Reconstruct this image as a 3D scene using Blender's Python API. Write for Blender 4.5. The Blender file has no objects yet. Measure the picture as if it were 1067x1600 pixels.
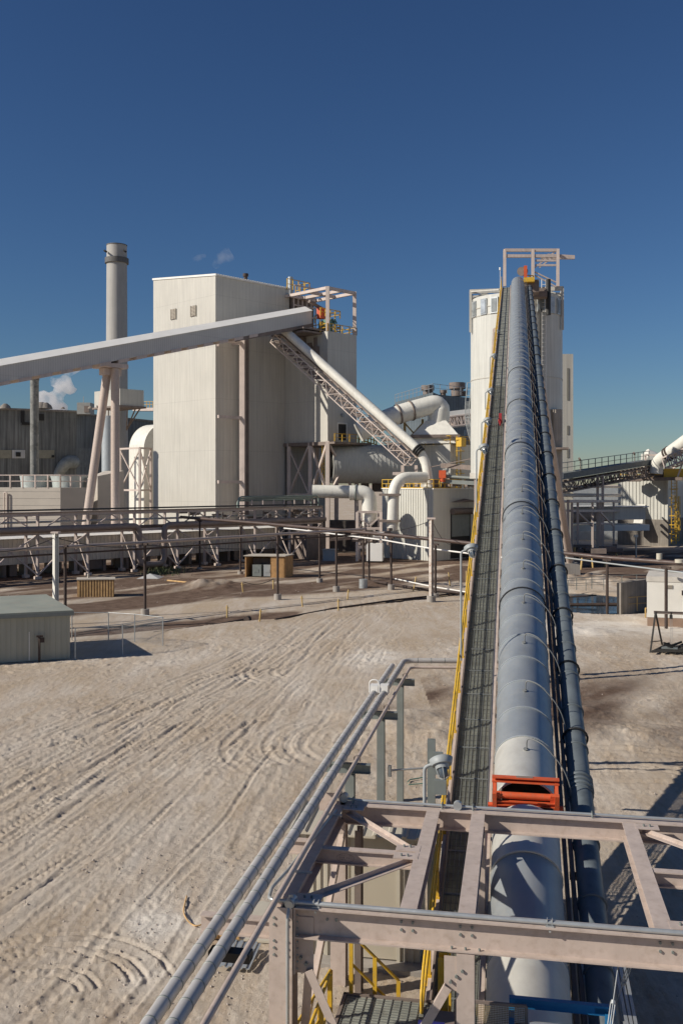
import bpy, math, random
import numpy as np
from mathutils import Vector, Matrix
random.seed(7); rng = np.random.default_rng(7)
V = Vector; R = math.radians
scene = bpy.context.scene; COL = scene.collection
F, HZ, CX, CH = 1500.0, 755.0, 533.5, 10.0       # focal length, horizon row, centre column, eye height
def P(px, py, Y): return V(((px-CX)/F*Y, Y, CH+(HZ-py)/F*Y))
def G(px, py, z=0.0):
    Y = F*(CH-z)/(py-HZ); return V(((px-CX)/F*Y, Y, z))
def XY(px, Y, z=0.0): return V(((px-CX)/F*Y, Y, z))
E1 = V((.7071, .7071, 0)); E2 = V((-.7071, .7071, 0)); Z = V((0, 0, 1))
FU = V((.9838, -.1791, 0)); FV = V((.1791, .9838, 0))
# ------------------------------------------------------------------ materials
MATS = {}
def mat(name, col, rough=.6, metal=0., var=.12, scale=1.5, streak=0., ribs=None, bump=.0, bscale=30., dirt=None, dirtamt=.0, spec=.5, ribdark=.12, ribamt=1.):
    if name in MATS: return MATS[name]
    m = bpy.data.materials.new(name); m.use_nodes = True; nt = m.node_tree; N = nt.nodes; L = nt.links
    b = N['Principled BSDF']; b.inputs['Roughness'].default_value = rough; b.inputs['Metallic'].default_value = metal
    b.inputs['Specular IOR Level'].default_value = spec
    tc = N.new('ShaderNodeTexCoord'); geo = N.new('ShaderNodeNewGeometry')
    def noise(sc, det=5, vec=None, rgh=.6):
        n = N.new('ShaderNodeTexNoise'); n.inputs['Scale'].default_value = sc; n.inputs['Detail'].default_value = det; n.inputs['Roughness'].default_value = rgh
        L.new(vec or geo.outputs['Position'], n.inputs['Vector']); return n.outputs['Fac']
    def math_(op, a, b2=None, c=None):
        n = N.new('ShaderNodeMath'); n.operation = op
        for i, x in enumerate((a, b2, c)):
            if x is None: continue
            if isinstance(x, (int, float)): n.inputs[i].default_value = x
            else: L.new(x, n.inputs[i])
        return n.outputs[0]
    def mapr(x, a, b2, c, d):
        n = N.new('ShaderNodeMapRange'); L.new(x, n.inputs[0])
        for i, q in enumerate((a, b2, c, d)): n.inputs[i+1].default_value = q
        return n.outputs[0]
    val = mapr(noise(scale), .3, .7, 1-var, 1+var)
    if streak:
        mp = N.new('ShaderNodeMapping'); mp.inputs['Scale'].default_value = (2.2, 2.2, .09); L.new(geo.outputs['Position'], mp.inputs[0])
        val = math_('MULTIPLY', val, mapr(noise(1.6, 6, mp.outputs[0]), .3, .75, 1+streak*.3, 1-streak))
    hgt = None
    if ribs:
        sep = N.new('ShaderNodeSeparateXYZ'); L.new(geo.outputs['Position'], sep.inputs[0])
        s = math_('MULTIPLY', math_('ADD', sep.outputs[0], sep.outputs[1]), .7071)
        d = math_('MULTIPLY', math_('SUBTRACT', sep.outputs[0], sep.outputs[1]), .7071)
        def rib(x):
            f = math_('FRACT', math_('DIVIDE', x, ribs)); return mapr(math_('ABSOLUTE', math_('SUBTRACT', f, .5)), .30, .42, 0, 1)
        nn = N.new('ShaderNodeSeparateXYZ'); L.new(geo.outputs['Normal'], nn.inputs[0])
        w1 = math_('GREATER_THAN', math_('ABSOLUTE', math_('SUBTRACT', nn.outputs[0], nn.outputs[1])), .7)
        flat = math_('LESS_THAN', math_('ABSOLUTE', nn.outputs[2]), .5)
        r = math_('ADD', math_('MULTIPLY', rib(s), w1), math_('MULTIPLY', rib(d), math_('SUBTRACT', 1., w1)))
        r = math_('MULTIPLY', r, flat); hgt = math_('MULTIPLY', r, ribamt)
        val = math_('MULTIPLY', val, mapr(r, 0, 1, 1, 1-ribdark))
        f8 = math_('FRACT', math_('DIVIDE', sep.outputs[2], 7.3))     # horizontal sheet laps
        val = math_('MULTIPLY', val, mapr(f8, 0, .016, .84, 1))
    hsv = N.new('ShaderNodeMix'); hsv.data_type = 'RGBA'; hsv.blend_type = 'MULTIPLY'; hsv.inputs[0].default_value = 1
    hsv.inputs[6].default_value = (*col, 1)
    cmb = N.new('ShaderNodeCombineColor')
    for i in range(3): L.new(val, cmb.inputs[i])
    L.new(cmb.outputs[0], hsv.inputs[7]); out = hsv.outputs[2]
    if dirt:
        mx = N.new('ShaderNodeMix'); mx.data_type = 'RGBA'; mx.inputs[7].default_value = (*dirt, 1)
        L.new(out, mx.inputs[6]); L.new(mapr(noise(scale*2.3, 8), .5, .72, 0, dirtamt), mx.inputs[0]); out = mx.outputs[2]
    L.new(out, b.inputs['Base Color'])
    L.new(mapr(noise(scale*1.7), .3, .7, max(0, rough-.1), min(1, rough+.12)), b.inputs['Roughness'])
    if bump or hgt is not None:
        bp = N.new('ShaderNodeBump'); bp.inputs['Strength'].default_value = max(bump, .5 if hgt is not None else 0)
        bp.inputs['Distance'].default_value = .03
        h = noise(bscale, 6) if bump else None
        hh = hgt if h is None else (h if hgt is None else math_('ADD', hgt, h))
        L.new(hh, bp.inputs['Height']); L.new(bp.outputs[0], b.inputs['Normal'])
    MATS[name] = m; return m
cream = mat('cream_cladding', (.555, .53, .47), .5, var=.06, scale=.15, streak=.17, ribs=.62, ribdark=.035, ribamt=.35)
creamfine = mat('cream_rib_cladding', (.64, .61, .54), .5, var=.05, scale=.2, streak=.12, ribs=.36, ribdark=.2)
creamp = mat('cream_paint', (.77, .75, .675), .45, var=.05, scale=.6, streak=.12, dirt=(.38, .33, .27), dirtamt=.25)
creamsilo = mat('silo_paint', (.61, .605, .555), .5, var=.05, scale=.25, streak=.22)
whitep = mat('white_roof', (.80, .78, .73), .45, var=.05, scale=.6)
galgrey = mat('grey_gallery_cladding', (.58, .57, .54), .5, var=.06, scale=.3, ribs=.3, ribdark=.12)
steel = mat('pink_primer_steel', (.53, .435, .375), .5, var=.07, scale=3.5, streak=.12, dirt=(.30, .22, .16), dirtamt=.4, bump=.04, bscale=60)
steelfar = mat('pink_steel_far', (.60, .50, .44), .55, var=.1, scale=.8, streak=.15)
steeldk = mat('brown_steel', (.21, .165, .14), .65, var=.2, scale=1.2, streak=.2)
rust = mat('rusty_steel', (.06, .04, .032), .75, var=.3, scale=2, streak=.2)
galv = mat('galvanised_sheet', (.43, .465, .485), .45, metal=.2, var=.07, scale=1.4, dirt=(.54, .54, .51), dirtamt=.45, bump=.05, bscale=9)
hosem = mat('grey_hose', (.20, .205, .20), .6)
galvp = mat('galvanised_pipe', (.46, .48, .48), .4, metal=.5, var=.08, scale=5)
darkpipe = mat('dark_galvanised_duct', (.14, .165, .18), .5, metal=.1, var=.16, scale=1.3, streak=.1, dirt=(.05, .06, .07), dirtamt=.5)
insul = mat('insulation_jacket', (.47, .45, .43), .5, metal=.1, var=.08, scale=2.5, dirt=(.3, .26, .22), dirtamt=.3)
greypost = mat('grey_green_post', (.22, .24, .225), .5, metal=.2, var=.1, scale=2)
yellow = mat('safety_yellow', (.66, .40, .03), .5, var=.14, scale=5, dirt=(.40, .30, .16), dirtamt=.6)
orange = mat('orange_paint', (.62, .10, .03), .5, var=.12, scale=5, dirt=(.36, .16, .09), dirtamt=.6)
blue = mat('blue_paint', (.02, .17, .36), .4, var=.1, scale=3)
black = mat('black_rubber', (.02, .02, .02), .6, var=.2, scale=4)
dark = mat('dark_interior', (.03, .028, .025), .8)
grate = mat('grating_dark', (.35, .36, .31), .6, metal=.3, var=.25, scale=2.2, dirt=(.16, .14, .11), dirtamt=.5)
grateb = mat('grating_bar', (.24, .25, .235), .5, metal=.4, var=.15, scale=4)
conc = mat('concrete', (.34, .31, .275), .85, var=.15, scale=.7, streak=.2, bump=.2, bscale=12)
concdk = mat('stained_concrete', (.27, .24, .205), .85, var=.25, scale=.5, streak=.4, bump=.2, bscale=6)
chim = mat('stack_concrete', (.40, .385, .36), .7, var=.08, scale=.3, streak=.15)
darkclad = mat('dark_cladding', (.19, .195, .185), .6, var=.3, scale=.12, streak=.65, ribs=1.2, ribdark=.25, dirt=(.28, .26, .22), dirtamt=.25)
bluegrey = mat('blue_grey_cladding', (.13, .155, .17), .55, var=.15, scale=.3, streak=.2, ribs=.8, ribdark=.25)
wood = mat('plywood', (.48, .27, .11), .7, var=.2, scale=2.5, streak=.3)
woodp = mat('plank_wood', (.60, .38, .17), .8, var=.25, scale=3, streak=.3)
shedclad = mat('sage_cladding', (.40, .395, .325), .55, var=.06, scale=.5, streak=.12)
shedroof = mat('sage_roof', (.31, .325, .27), .55, var=.1, scale=.6, dirt=(.4, .35, .28), dirtamt=.4)
beigeclad = mat('beige_cladding', (.52, .475, .385), .5, var=.06, scale=.7, streak=.1)
beigedoor = mat('beige_door', (.47, .42, .33), .5, var=.04, scale=.7)
whitehut = mat('white_stucco', (.74, .71, .64), .7, var=.04, scale=1.2, bump=.06)
greenp = mat('green_paint', (.12, .24, .19), .5, var=.1)
glass = mat('dirty_glass', (.08, .10, .12), .15, spec=.8)
lamphead = mat('lamp_housing', (.33, .35, .35), .5, metal=.0, var=.05)
brownbase = mat('brown_base_paint', (.30, .20, .14), .7)
yelbeam = mat('post_ochre', (.50, .34, .12), .6, var=.15, scale=3, dirt=(.3, .24, .18), dirtamt=.5)
ink = mat('black_ink', (.05, .045, .05), .7)
# ------------------------------------------------------------------ mesh builder
class MB:
    def __init__(s): s.v = []; s.f = []; s.sm = []
    def add(s, vs, fs, sm=False):
        o = len(s.v); s.v += [tuple(x) for x in vs]; s.f += [[i+o for i in f] for f in fs]; s.sm += [sm]*len(fs); return s
    def box(s, o, a, b, c):
        """corner o and three edge vectors"""
        o, a, b, c = V(o), V(a), V(b), V(c)
        if a.cross(b).dot(c) < 0: a, b = b, a
        p = [o, o+a, o+a+b, o+b, o+c, o+a+c, o+a+b+c, o+b+c]
        return s.add(p, [(0,3,2,1),(4,5,6,7),(0,1,5,4),(1,2,6,5),(2,3,7,6),(3,0,4,7)])
    def cbox(s, c, a, b, h): return s.box(V(c)-(V(a)+V(b)+V(h))/2, a, b, h)
    def prof(s, p0, p1, poly, up=Z, closed=True, sm=False):
        """extrude 2-D closed profile (right, up) from p0 to p1"""
        p0, p1 = V(p0), V(p1); d = (p1-p0).normalized(); up = V(up)
        if abs(d.dot(up)) > .98: up = FV
        r = d.cross(up).normalized(); u = r.cross(d).normalized(); n = len(poly)
        vs = [p0+r*a+u*b for a, b in poly]+[p1+r*a+u*b for a, b in poly]
        fs = [(i, (i+1) % n, n+(i+1) % n, n+i) for i in range(n)]
        s.add(vs, fs, sm); s.add(vs, [list(range(n))[::-1], list(range(n, 2*n))]); return s
    def beam(s, p0, p1, w, h, kind='box', t=None, up=Z):
        t = t or max(.012, min(w, h)*.09)
        if kind == 'I':
            a, b = w/2, h/2
            poly = [(-a,-b),(a,-b),(a,-b+t),(t/2,-b+t),(t/2,b-t),(a,b-t),(a,b),(-a,b),(-a,b-t),(-t/2,b-t),(-t/2,-b+t),(-a,-b+t)]
        elif kind == 'C':
            a, b = w/2, h/2; poly = [(-a,-b),(a,-b),(a,-b+t),(-a+t,-b+t),(-a+t,b-t),(a,b-t),(a,b),(-a,b)]
        elif kind == 'L': poly = [(-w/2,-h/2),(w/2,-h/2),(w/2,-h/2+t),(-w/2+t,-h/2+t),(-w/2+t,h/2),(-w/2,h/2)]
        else: poly = [(-w/2,-h/2),(w/2,-h/2),(w/2,h/2),(-w/2,h/2)]
        return s.prof(p0, p1, poly, up)
    def tube(s, pts, r, n=10, cap=True, up=Z):
        pts = [V(p) for p in pts]; m = len(pts); rr = r if isinstance(r, (list, tuple)) else [r]*m
        vs = []; nrm = None
        for i, p in enumerate(pts):
            d = ((pts[min(i+1, m-1)]-p).normalized()+(p-pts[max(i-1, 0)]).normalized()).normalized() if 0 < i < m-1 else (pts[1]-pts[0] if i == 0 else pts[-1]-pts[-2]).normalized()
            if nrm is None: nrm = d.cross(V((.31, .17, .93)) if abs(d.z) < .9 else V((1, 0, 0))).normalized()
            nrm = (nrm-d*nrm.dot(d)).normalized(); b = d.cross(nrm)
            vs += [p+(nrm*math.cos(2*math.pi*k/n)+b*math.sin(2*math.pi*k/n))*rr[i] for k in range(n)]
        fs = [(i*n+k, i*n+(k+1) % n, (i+1)*n+(k+1) % n, (i+1)*n+k) for i in range(m-1) for k in range(n)]
        s.add(vs, fs, True)
        if cap: s.add(vs[:n], [list(range(n))[::-1]]); s.add(vs[-n:], [list(range(n))])
        return s
    def ring(s, c, d, r, w, n=16, th=.03):
        """band round a pipe"""
        d = V(d).normalized(); return s.tube([V(c)-d*w/2, V(c)-d*w/2*.99, V(c)+d*w/2*.99, V(c)+d*w/2], [r-.01, r+th, r+th, r-.01], n)
    def data(s, name, mt, loc=V((0,0,0))):
        me = bpy.data.meshes.new(name); me.from_pydata([tuple(V(p)-loc) for p in s.v], [], s.f)
        me.polygons.foreach_set('use_smooth', s.sm); me.materials.append(mt); me.update(); return me
    def build(s, name, mt, parent=None):
        loc = V(parent.location) if parent and not parent.parent else (V(parent.location)+V(parent.parent.location) if parent else V((0,0,0)))
        o = bpy.data.objects.new(name, s.data(name, mt, loc)); COL.objects.link(o); o.parent = parent; return o
    def single(s, name, mt, label, cat, group=None, kind=None):
        xs = [p[0] for p in s.v]; ys = [p[1] for p in s.v]; zs = [p[2] for p in s.v]
        loc = V(((min(xs)+max(xs))/2, (min(ys)+max(ys))/2, min(zs)))
        o = bpy.data.objects.new(name, s.data(name, mt, loc)); COL.objects.link(o); o.location = loc
        tag(o, label, cat, group, kind); return o
def tag(o, label=None, cat=None, group=None, kind=None):
    for k, x in (('label', label), ('category', cat), ('group', group), ('kind', kind)):
        if x: o[k] = x
    return o
def thing(name, label, cat, loc=(0,0,0), group=None):
    o = bpy.data.objects.new(name, None); COL.objects.link(o); o.location = loc; o.empty_display_size = .3
    return tag(o, label, cat, group)
def dup(o, off, label=None, parent=None):
    c = o.copy(); COL.objects.link(c)
    if parent: c.parent = parent
    else:
        c.location = V(o.location)+V(off)
        if label: c['label'] = label
    for ch in o.children: dup(ch, (0,0,0), None, c)
    return c
def arc(c, a, b, r, t0, t1, n=8):
    """points on a circle around c in the plane (a, b), degrees"""
    return [V(c)+V(a)*r*math.cos(R(t0+(t1-t0)*i/n))+V(b)*r*math.sin(R(t0+(t1-t0)*i/n)) for i in range(n+1)]
def fillet(pts, r, n=6):
    pts = [V(p) for p in pts]; out = [pts[0]]
    for i in range(1, len(pts)-1):
        a, p, b = pts[i-1], pts[i], pts[i+1]; d1 = (a-p); d2 = (b-p); q = min(r, d1.length*.48, d2.length*.48)
        A = p+d1.normalized()*q; B = p+d2.normalized()*q
        out += [A*(1-t)**2+p*2*t*(1-t)+B*t*t for t in [k/n for k in range(n+1)]]
    return out+[pts[-1]]
def rail(mb, pts, h=1.07, sp=1.8, r=.024, mid=True, posts=True, toe=False):
    pts = [V(p) for p in pts]
    for a, b in zip(pts, pts[1:]):
        mb.tube([a+Z*h, b+Z*h], r, 6)
        if mid: mb.tube([a+Z*h*.52, b+Z*h*.52], r*.8, 6)
        if toe: mb.beam(a+Z*.06, b+Z*.06, .01, .12)
        if posts:
            n = max(1, round((b-a).length/sp))
            for k in range(n+1): q = a.lerp(b, k/n); mb.beam(q, q+Z*h, r*2.2, r*2.2)
    return mb
def truss(mb, p0, p1, W, D, n, s=.12, up=None, cross=True, bottom=True):
    """box truss: top chords along p0-p1, width W, depth D below"""
    p0, p1 = V(p0), V(p1); d = (p1-p0).normalized(); r = d.cross(Z).normalized(); u = r.cross(d).normalized()
    for sd in (-1, 1):
        a0, a1 = p0+r*sd*W/2, p1+r*sd*W/2; b0, b1 = a0-u*D, a1-u*D
        mb.beam(a0, a1, s*1.3, s*1.3); mb.beam(b0, b1, s*1.3, s*1.3)
        for k in range(n+1):
            t = k/n; mb.beam(a0.lerp(a1, t), b0.lerp(b1, t), s*.8, s*.8)
            if k < n:
                t2 = (k+1)/n
                if k % 2: mb.beam(a0.lerp(a1, t), b0.lerp(b1, t2), s*.8, s*.8)
                else: mb.beam(b0.lerp(b1, t), a0.lerp(a1, t2), s*.8, s*.8)
    for k in range(n+1):
        q = p0.lerp(p1, k/n)
        mb.beam(q-r*W/2-u*D, q+r*W/2-u*D, s*.8, s*.8); mb.beam(q-r*W/2, q+r*W/2, s*.8, s*.8)
        if cross and k < n:
            q2 = p0.lerp(p1, (k+1)/n); sg = 1 if k % 2 else -1
            mb.beam(q-r*W/2*sg-u*D, q2+r*W/2*sg-u*D, s*.7, s*.7)
    return mb
def bolts(mb, c, a, b, n, na, nb, r=.018, h=.02):
    """na x nb bolt heads centred c, step vectors a, b, along normal n"""
    n = V(n).normalized()
    for i in range(na):
        for j in range(nb):
            q = V(c)+V(a)*(i-(na-1)/2)+V(b)*(j-(nb-1)/2); mb.tube([q, q+n*h], r, 6)
    return mb
# ================================================================== GROUND
def vnoise(x, y, sc, seed):
    r = np.random.default_rng(seed); n = 256; g = r.random((n, n)).astype(np.float32)
    u = x/sc; v = y/sc; i = np.floor(u).astype(int); j = np.floor(v).astype(int); fu = u-i; fv = v-j
    fu = fu*fu*(3-2*fu); fv = fv*fv*(3-2*fv); i0 = i % n; j0 = j % n; i1 = (i+1) % n; j1 = (j+1) % n
    return (g[i0,j0]*(1-fu)+g[i1,j0]*fu)*(1-fv)+(g[i0,j1]*(1-fu)+g[i1,j1]*fu)*fv-.5
def fbm(x, y, sc, seed, o=4, g=.5):
    return sum(vnoise(x+k*13.7, y-k*7.1, sc/2**k, seed+k)*g**k for k in range(o))
def sstep(x, a, b): t = np.clip((x-a)/(b-a), 0, 1); return t*t*(3-2*t)
NR, NC = 860, 620
ty = np.linspace(0, 1, NR); Yr = 9*(150/9)**ty
u = np.linspace(-1, 1, NC)
Yg = np.repeat(Yr[:, None], NC, 1); Xg = u[None, :]*(Yg*.42+2.5)
Hg = np.zeros_like(Xg); rut = np.zeros_like(Xg)
def ditch(gx, w, d, ymin, ymax, xmin, xmax, berm=.05):
    global Hg
    yy = np.interp(Xg, [p[0] for p in gx], [p[1] for p in gx]); q = (Yg-yy+vnoise(Xg, Yg, 1.5, 91)*.8)/w
    m = sstep(Xg, xmin, xmin+1.5)*(1-sstep(Xg, xmax-1.5, xmax))
    Hg += m*(-d*np.exp(-q**4)+d*berm*np.exp(-((np.abs(q)-1.7)/.5)**2)); return m*np.exp(-q**4)
def track(c, gauge=1.9, w=.2, dep=.05, tread=0., ph=0., y0=0, y1=200, lo=None):
    """c(Y)->X centre line; a pair of wheel ruts"""
    global Hg, rut
    g = np.interp(Yr, [p[1] for p in c], [p[0] for p in c])
    k = np.ones(9)/9; gp = np.pad(g, 4, mode='edge'); g = np.convolve(gp, k, 'valid')
    sl = np.gradient(g, Yr); cs = 1/np.sqrt(1+sl**2); ln = np.concatenate([[0], np.cumsum(np.diff(Yr)/cs[1:])])
    fade = sstep(Yr, y0, y0+2)*(1-sstep(Yr, y1-4, y1)); wob = fbm(Yr, Yr*0+ph*9, 5, 33, 3)*.3
    for sd in (-1, 1):
        q = ((Xg-(g+wob)[:, None])*cs[:, None]-sd*gauge/2); a = np.abs(q)/w
        broken = np.clip(.5+2.2*fbm(Xg, Yg, 4., int(40+ph*10) % 97, 2), .05, 1.3)*fade[:, None]
        prof = -np.exp(-a**4)+.75*np.exp(-((a-1.5)/.38)**2)
        if tread:
            prof = prof+tread*np.exp(-a**6)*np.sin((ln[:, None]+np.abs(q)*.9)*2*math.pi/.28)
        Hg += dep*prof*broken; rut += np.exp(-a**2)*broken*.5
random.seed(11)
fam = [[(-9.5,17),(-7.6,24),(-6.8,30),(-4.6,40),(-3.0,50),(-2.3,58),(-1.0,66),(1,74)],
       [(-14,20),(-11,27),(-9.4,35),(-7.2,45),(-4.6,54),(-3.0,62),(-1.5,70),(0,78)],
       [(-20,26),(-15.5,32),(-12.5,38),(-9,46),(-5.5,54),(-3.2,62),(-1,70),(2,80)],
       [(-6,14),(-4.6,18),(-3.6,23),(-2.6,30),(-1.6,38),(-.6,48),(.6,58),(3,72)]]
for i in range(90):
    a = random.random()*2.99; k = int(a); b = a-k; f0, f1 = fam[k], fam[min(k+1, 3)]
    j = random.gauss(0, .35); tw = random.gauss(0, .03)
    c = [(p[0]*(1-b)+q[0]*b+j+tw*(p[1]-40), p[1]*(1-b)+q[1]*b) for p, q in zip(f0, f1)]
    track(c, gauge=random.choice([1.7, 1.9, 2.3]), w=random.uniform(.07, .17), dep=random.choice([.004, .006, .008, .009, .012, .020]), tread=random.choice([0, 0, 1.2, 1.8]), ph=i*.37,
          y0=random.uniform(6, 24), y1=random.uniform(44, 86))
for i in range(70):    # thin sharp scratches
    a = random.random()*2.99; k = int(a); b = a-k; f0, f1 = fam[k], fam[min(k+1, 3)]; j = random.gauss(0, .9); tw = random.gauss(0, .05)
    c = [(p[0]*(1-b)+q[0]*b+j+tw*(p[1]-35), p[1]*(1-b)+q[1]*b) for p, q in zip(f0, f1)]; ys = random.uniform(8, 50)
    track(c, gauge=random.choice([.1, .3, .5, 1.2]), w=random.uniform(.035, .07), dep=random.uniform(.008, .020), ph=i*.73+20, y0=ys, y1=ys+random.uniform(8, 25))
for i in range(14):   # sweeping tracks heading left across the yard
    y = random.uniform(30, 58); c = [(-26+i*.2, y-6), (-14, y-2), (-6, y+2), (0, y+7)]
    track([(x, yy) for x, yy in c], w=random.uniform(.12, .22), dep=random.uniform(.012, .022), tread=random.choice([0, 1.6]), ph=i*.61+3, y0=y-9, y1=y+6)
def arcrut(cx, cy, r, a0, a1, w=.16, dep=.06):
    global Hg, rut
    dx, dy = Xg-cx, Yg-cy; q = (np.hypot(dx, dy)-r)/w; an = np.degrees(np.arctan2(dy, dx)) % 360
    m = sstep(an, a0, a0+12)*(1-sstep(an, a1-12, a1)); Hg += dep*m*(-np.exp(-q**4)+.75*np.exp(-((np.abs(q)-1.5)/.4)**2)); rut += m*np.exp(-q*q)*.4
for r in (.9, 1.25, 1.9, 2.2, 2.7): arcrut(-6.0, 18.6, r, 15, 140, .06, .045)
for r in (1.6, 2.1, 3.4, 3.9): arcrut(-1.6, 51, r, 110, 235, .14, .03)
for r in (2, 2.6, 4, 4.6, 5.4, 7): arcrut(2.5, 37, r, 120, 220, .14, .025)
for r in (3.2, 3.6, 5.4, 5.9, 7.7, 8.2, 10): arcrut(9, 30, r, 330, 359.9, .15, .035); arcrut(9.5, 30.5, r, .1, 110, .15, .035)
for y in (29, 31.5, 33.5, 36.5, 44, 48, 55, 60): # ruts crossing to the right of the conveyor
    yy = y+(Xg-8)*random.uniform(-.12, .1)+fbm(Xg, Yg, 9, int(y), 2)*1.4
    for o in (0, 1.9):
        q = (Yg-yy-o)/.18; m = sstep(Xg, 3.5, 8)*(1-sstep(Xg, 18, 30)); br = np.clip(.5+2*fbm(Xg, Yg, 3, int(y)+5, 2), 0, 1.2)
        Hg += .045*m*br*(-np.exp(-q**4)+.75*np.exp(-((np.abs(q)-1.5)/.4)**2))
Hg += fbm(Xg, Yg, 9, 3, 3)*.08
# along-track scrape marks and loose clods
sx = Xg*.80-Yg*.60; sy = Xg*.60+Yg*.80
Hg += fbm(sx, sy*.13, .34, 12, 4, .6)*.014*np.clip(.7+1.6*fbm(Xg, Yg, 8, 14, 2), .1, 1.4)
cl = np.clip(fbm(Xg, Yg, .34, 17, 4, .75)-.16, 0, 1); Hg += cl*.09*np.clip(.35+2.2*fbm(Xg, Yg, 6, 19, 2), 0, 1.2)
Hg += fbm(Xg, Yg, .13, 23, 2, .8)*.026*(Yg < 60)
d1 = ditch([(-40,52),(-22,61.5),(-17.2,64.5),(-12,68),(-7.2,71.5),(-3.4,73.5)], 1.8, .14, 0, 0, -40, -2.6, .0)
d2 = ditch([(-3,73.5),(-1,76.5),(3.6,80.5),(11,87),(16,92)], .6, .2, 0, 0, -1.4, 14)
ptw = (Xg-20.5)**2/5.0**2+(Yg-81.5-(Xg-20)*-.15)**2/6.5**2
pond = np.exp(-np.clip(ptw, 0, 50)**3); Hg += -1.0*pond+.03*np.exp(-((np.sqrt(ptw)-1.3)/.16)**2)
for bx, by, br, bh in ((9.2,42,2.4,.35),(10.5,38,2.2,.3),(3.6,38.5,2.6,.35),(2.2,41,1.8,.3),(24,53,4,.35),(-13,92,3.5,.7),(24,96,5,.8),(-3,33,2,.12),(16,64,3,.25)):
    Hg += bh*np.exp(-(((Xg-bx)/br)**2+((Yg-by)/(br*.7))**2))*(1+.8*fbm(Xg, Yg, 1.2, 29, 3))
# masks: damp brown earth with ditch soil and shade painted in, pale salt crust
road = np.interp(Xg, [-60,-30,-21,-13.7,-6.4,3,12.3,30], [66,72,79,86,93,99,108,122])
bw = 6.2+1.5*fbm(Xg, Yg, 10, 51, 2)
road = road-2.2; wet_shade = np.exp(-((Yg-road)/bw)**4)
wet_shade = np.maximum(wet_shade, sstep(Yg-Xg*.9, 99, 106)*.8*(Xg < 16)); wet_shade = np.maximum(wet_shade, sstep(Yg, 92, 102)*(Xg > 12)*1.0)
wet_shade = np.maximum(wet_shade, np.maximum(d1, d2)*.95)  # ditches darkened in colour for their dark soil and shaded walls
wet_shade = np.maximum(wet_shade, .6*np.exp(-(((Xg-8)/13)**2+((Yg-44)/9)**2))*(Xg > 4))
wet_shade = np.maximum(wet_shade, .35*np.exp(-(((Xg-2.6)/2.4)**2+((Yg-40)/4)**2)))
dch = np.maximum(d1, d2); wet_shade = np.clip(wet_shade*(1+1.5*fbm(sx, sy*.3, 2.2, 53, 4))+.25*fbm(sx, sy*.22, 2.5, 57, 4), 0, 1)
yw = 66+(Xg-20)*-.02+2*fbm(Xg, Yg, 7, 61, 3)
wet_shade = np.maximum(wet_shade, dch*.95); salt = 1.3*np.exp(-((Yg-yw)/3.4)**2)*(Xg > 9)*sstep(Xg, 9, 14)
salt = np.maximum(salt, np.exp(-(((Xg-1.9)/1.2)**2+((Yg-55)/3)**2)))
salt = np.maximum(salt, .8*np.exp(-(((Xg+4.1)/1.0)**2+((Yg-22.0)/1.4)**2))+.7*np.exp(-(((Xg+3.9)/.9)**2+((Yg-19.6)/1.)**2)))
salt = np.clip(salt+.55*np.clip(fbm(sx, sy*.3, 4, 63, 4)-.02, 0, 1), 0, 1)*(1-wet_shade*.8)
salt = np.clip(salt*(1+1.2*fbm(Xg, Yg, .9, 67, 3)), 0, 1)
edge = np.minimum(sstep(1-np.abs(u), 0, .03)[None, :]*np.ones_like(Xg), (sstep(ty, 0, .02)*(1-sstep(ty, .97, 1)))[:, None])
Hg *= edge; wet_shade *= edge; salt *= edge
nv = NR*NC; co = np.zeros((nv+4, 3), np.float32); co[:nv] = np.stack([Xg, Yg, Hg], -1).reshape(-1, 3)
BIG = 6000; co[nv:] = [(-BIG,-800,0),(BIG,-800,0),(BIG,BIG,0),(-BIG,BIG,0)]
ii = (np.arange(NR-1)[:, None]*NC+np.arange(NC-1)[None, :]).ravel()
faces = np.stack([ii, ii+1, ii+NC+1, ii+NC], 1)
me = bpy.data.meshes.new('ground'); a, b, c, d = 0, NC-1, (NR-1)*NC+NC-1, (NR-1)*NC
def sidefaces():
    out = [[nv, nv+1, b]+list(range(b-1, -1, -1))]
    out.append([nv+1, nv+2, c]+[r*NC+NC-1 for r in range(NR-2, -1, -1)])
    out.append([nv+2, nv+3, d]+list(range(d+1, c+1)))
    out.append([nv+3, nv, a]+[r*NC for r in range(1, NR)])
    return out
sf = sidefaces(); tot = len(faces)+4
me.vertices.add(nv+4); me.vertices.foreach_set('co', co.ravel())
loops = np.concatenate([faces.ravel()]+[np.array(x) for x in sf]).astype(np.int32)
me.loops.add(len(loops)); me.loops.foreach_set('vertex_index', loops)
ls = list(np.arange(len(faces))*4); lt = [4]*len(faces); q = len(faces)*4
for x in sf: ls.append(q); lt.append(len(x)); q += len(x)
me.polygons.add(tot); me.polygons.foreach_set('loop_start', np.array(ls, np.int32)); me.polygons.foreach_set('loop_total', np.array(lt, np.int32))
me.update(calc_edges=True); me.validate()
me.polygons.foreach_set('use_smooth', [True]*len(faces)+[False]*4)
for nm, arr in (('wet_shade', wet_shade), ('salt', salt), ('rut', np.clip(rut, 0, 1))):
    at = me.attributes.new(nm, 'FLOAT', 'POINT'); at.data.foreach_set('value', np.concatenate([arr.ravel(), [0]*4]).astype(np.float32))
gm = bpy.data.materials.new('sandy_earth'); gm.use_nodes = True; nt = gm.node_tree; N = nt.nodes; L = nt.links; bs = N['Principled BSDF']
bs.inputs['Roughness'].default_value = .95; bs.inputs['Specular IOR Level'].default_value = .15
geo = N.new('ShaderNodeNewGeometry')
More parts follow.
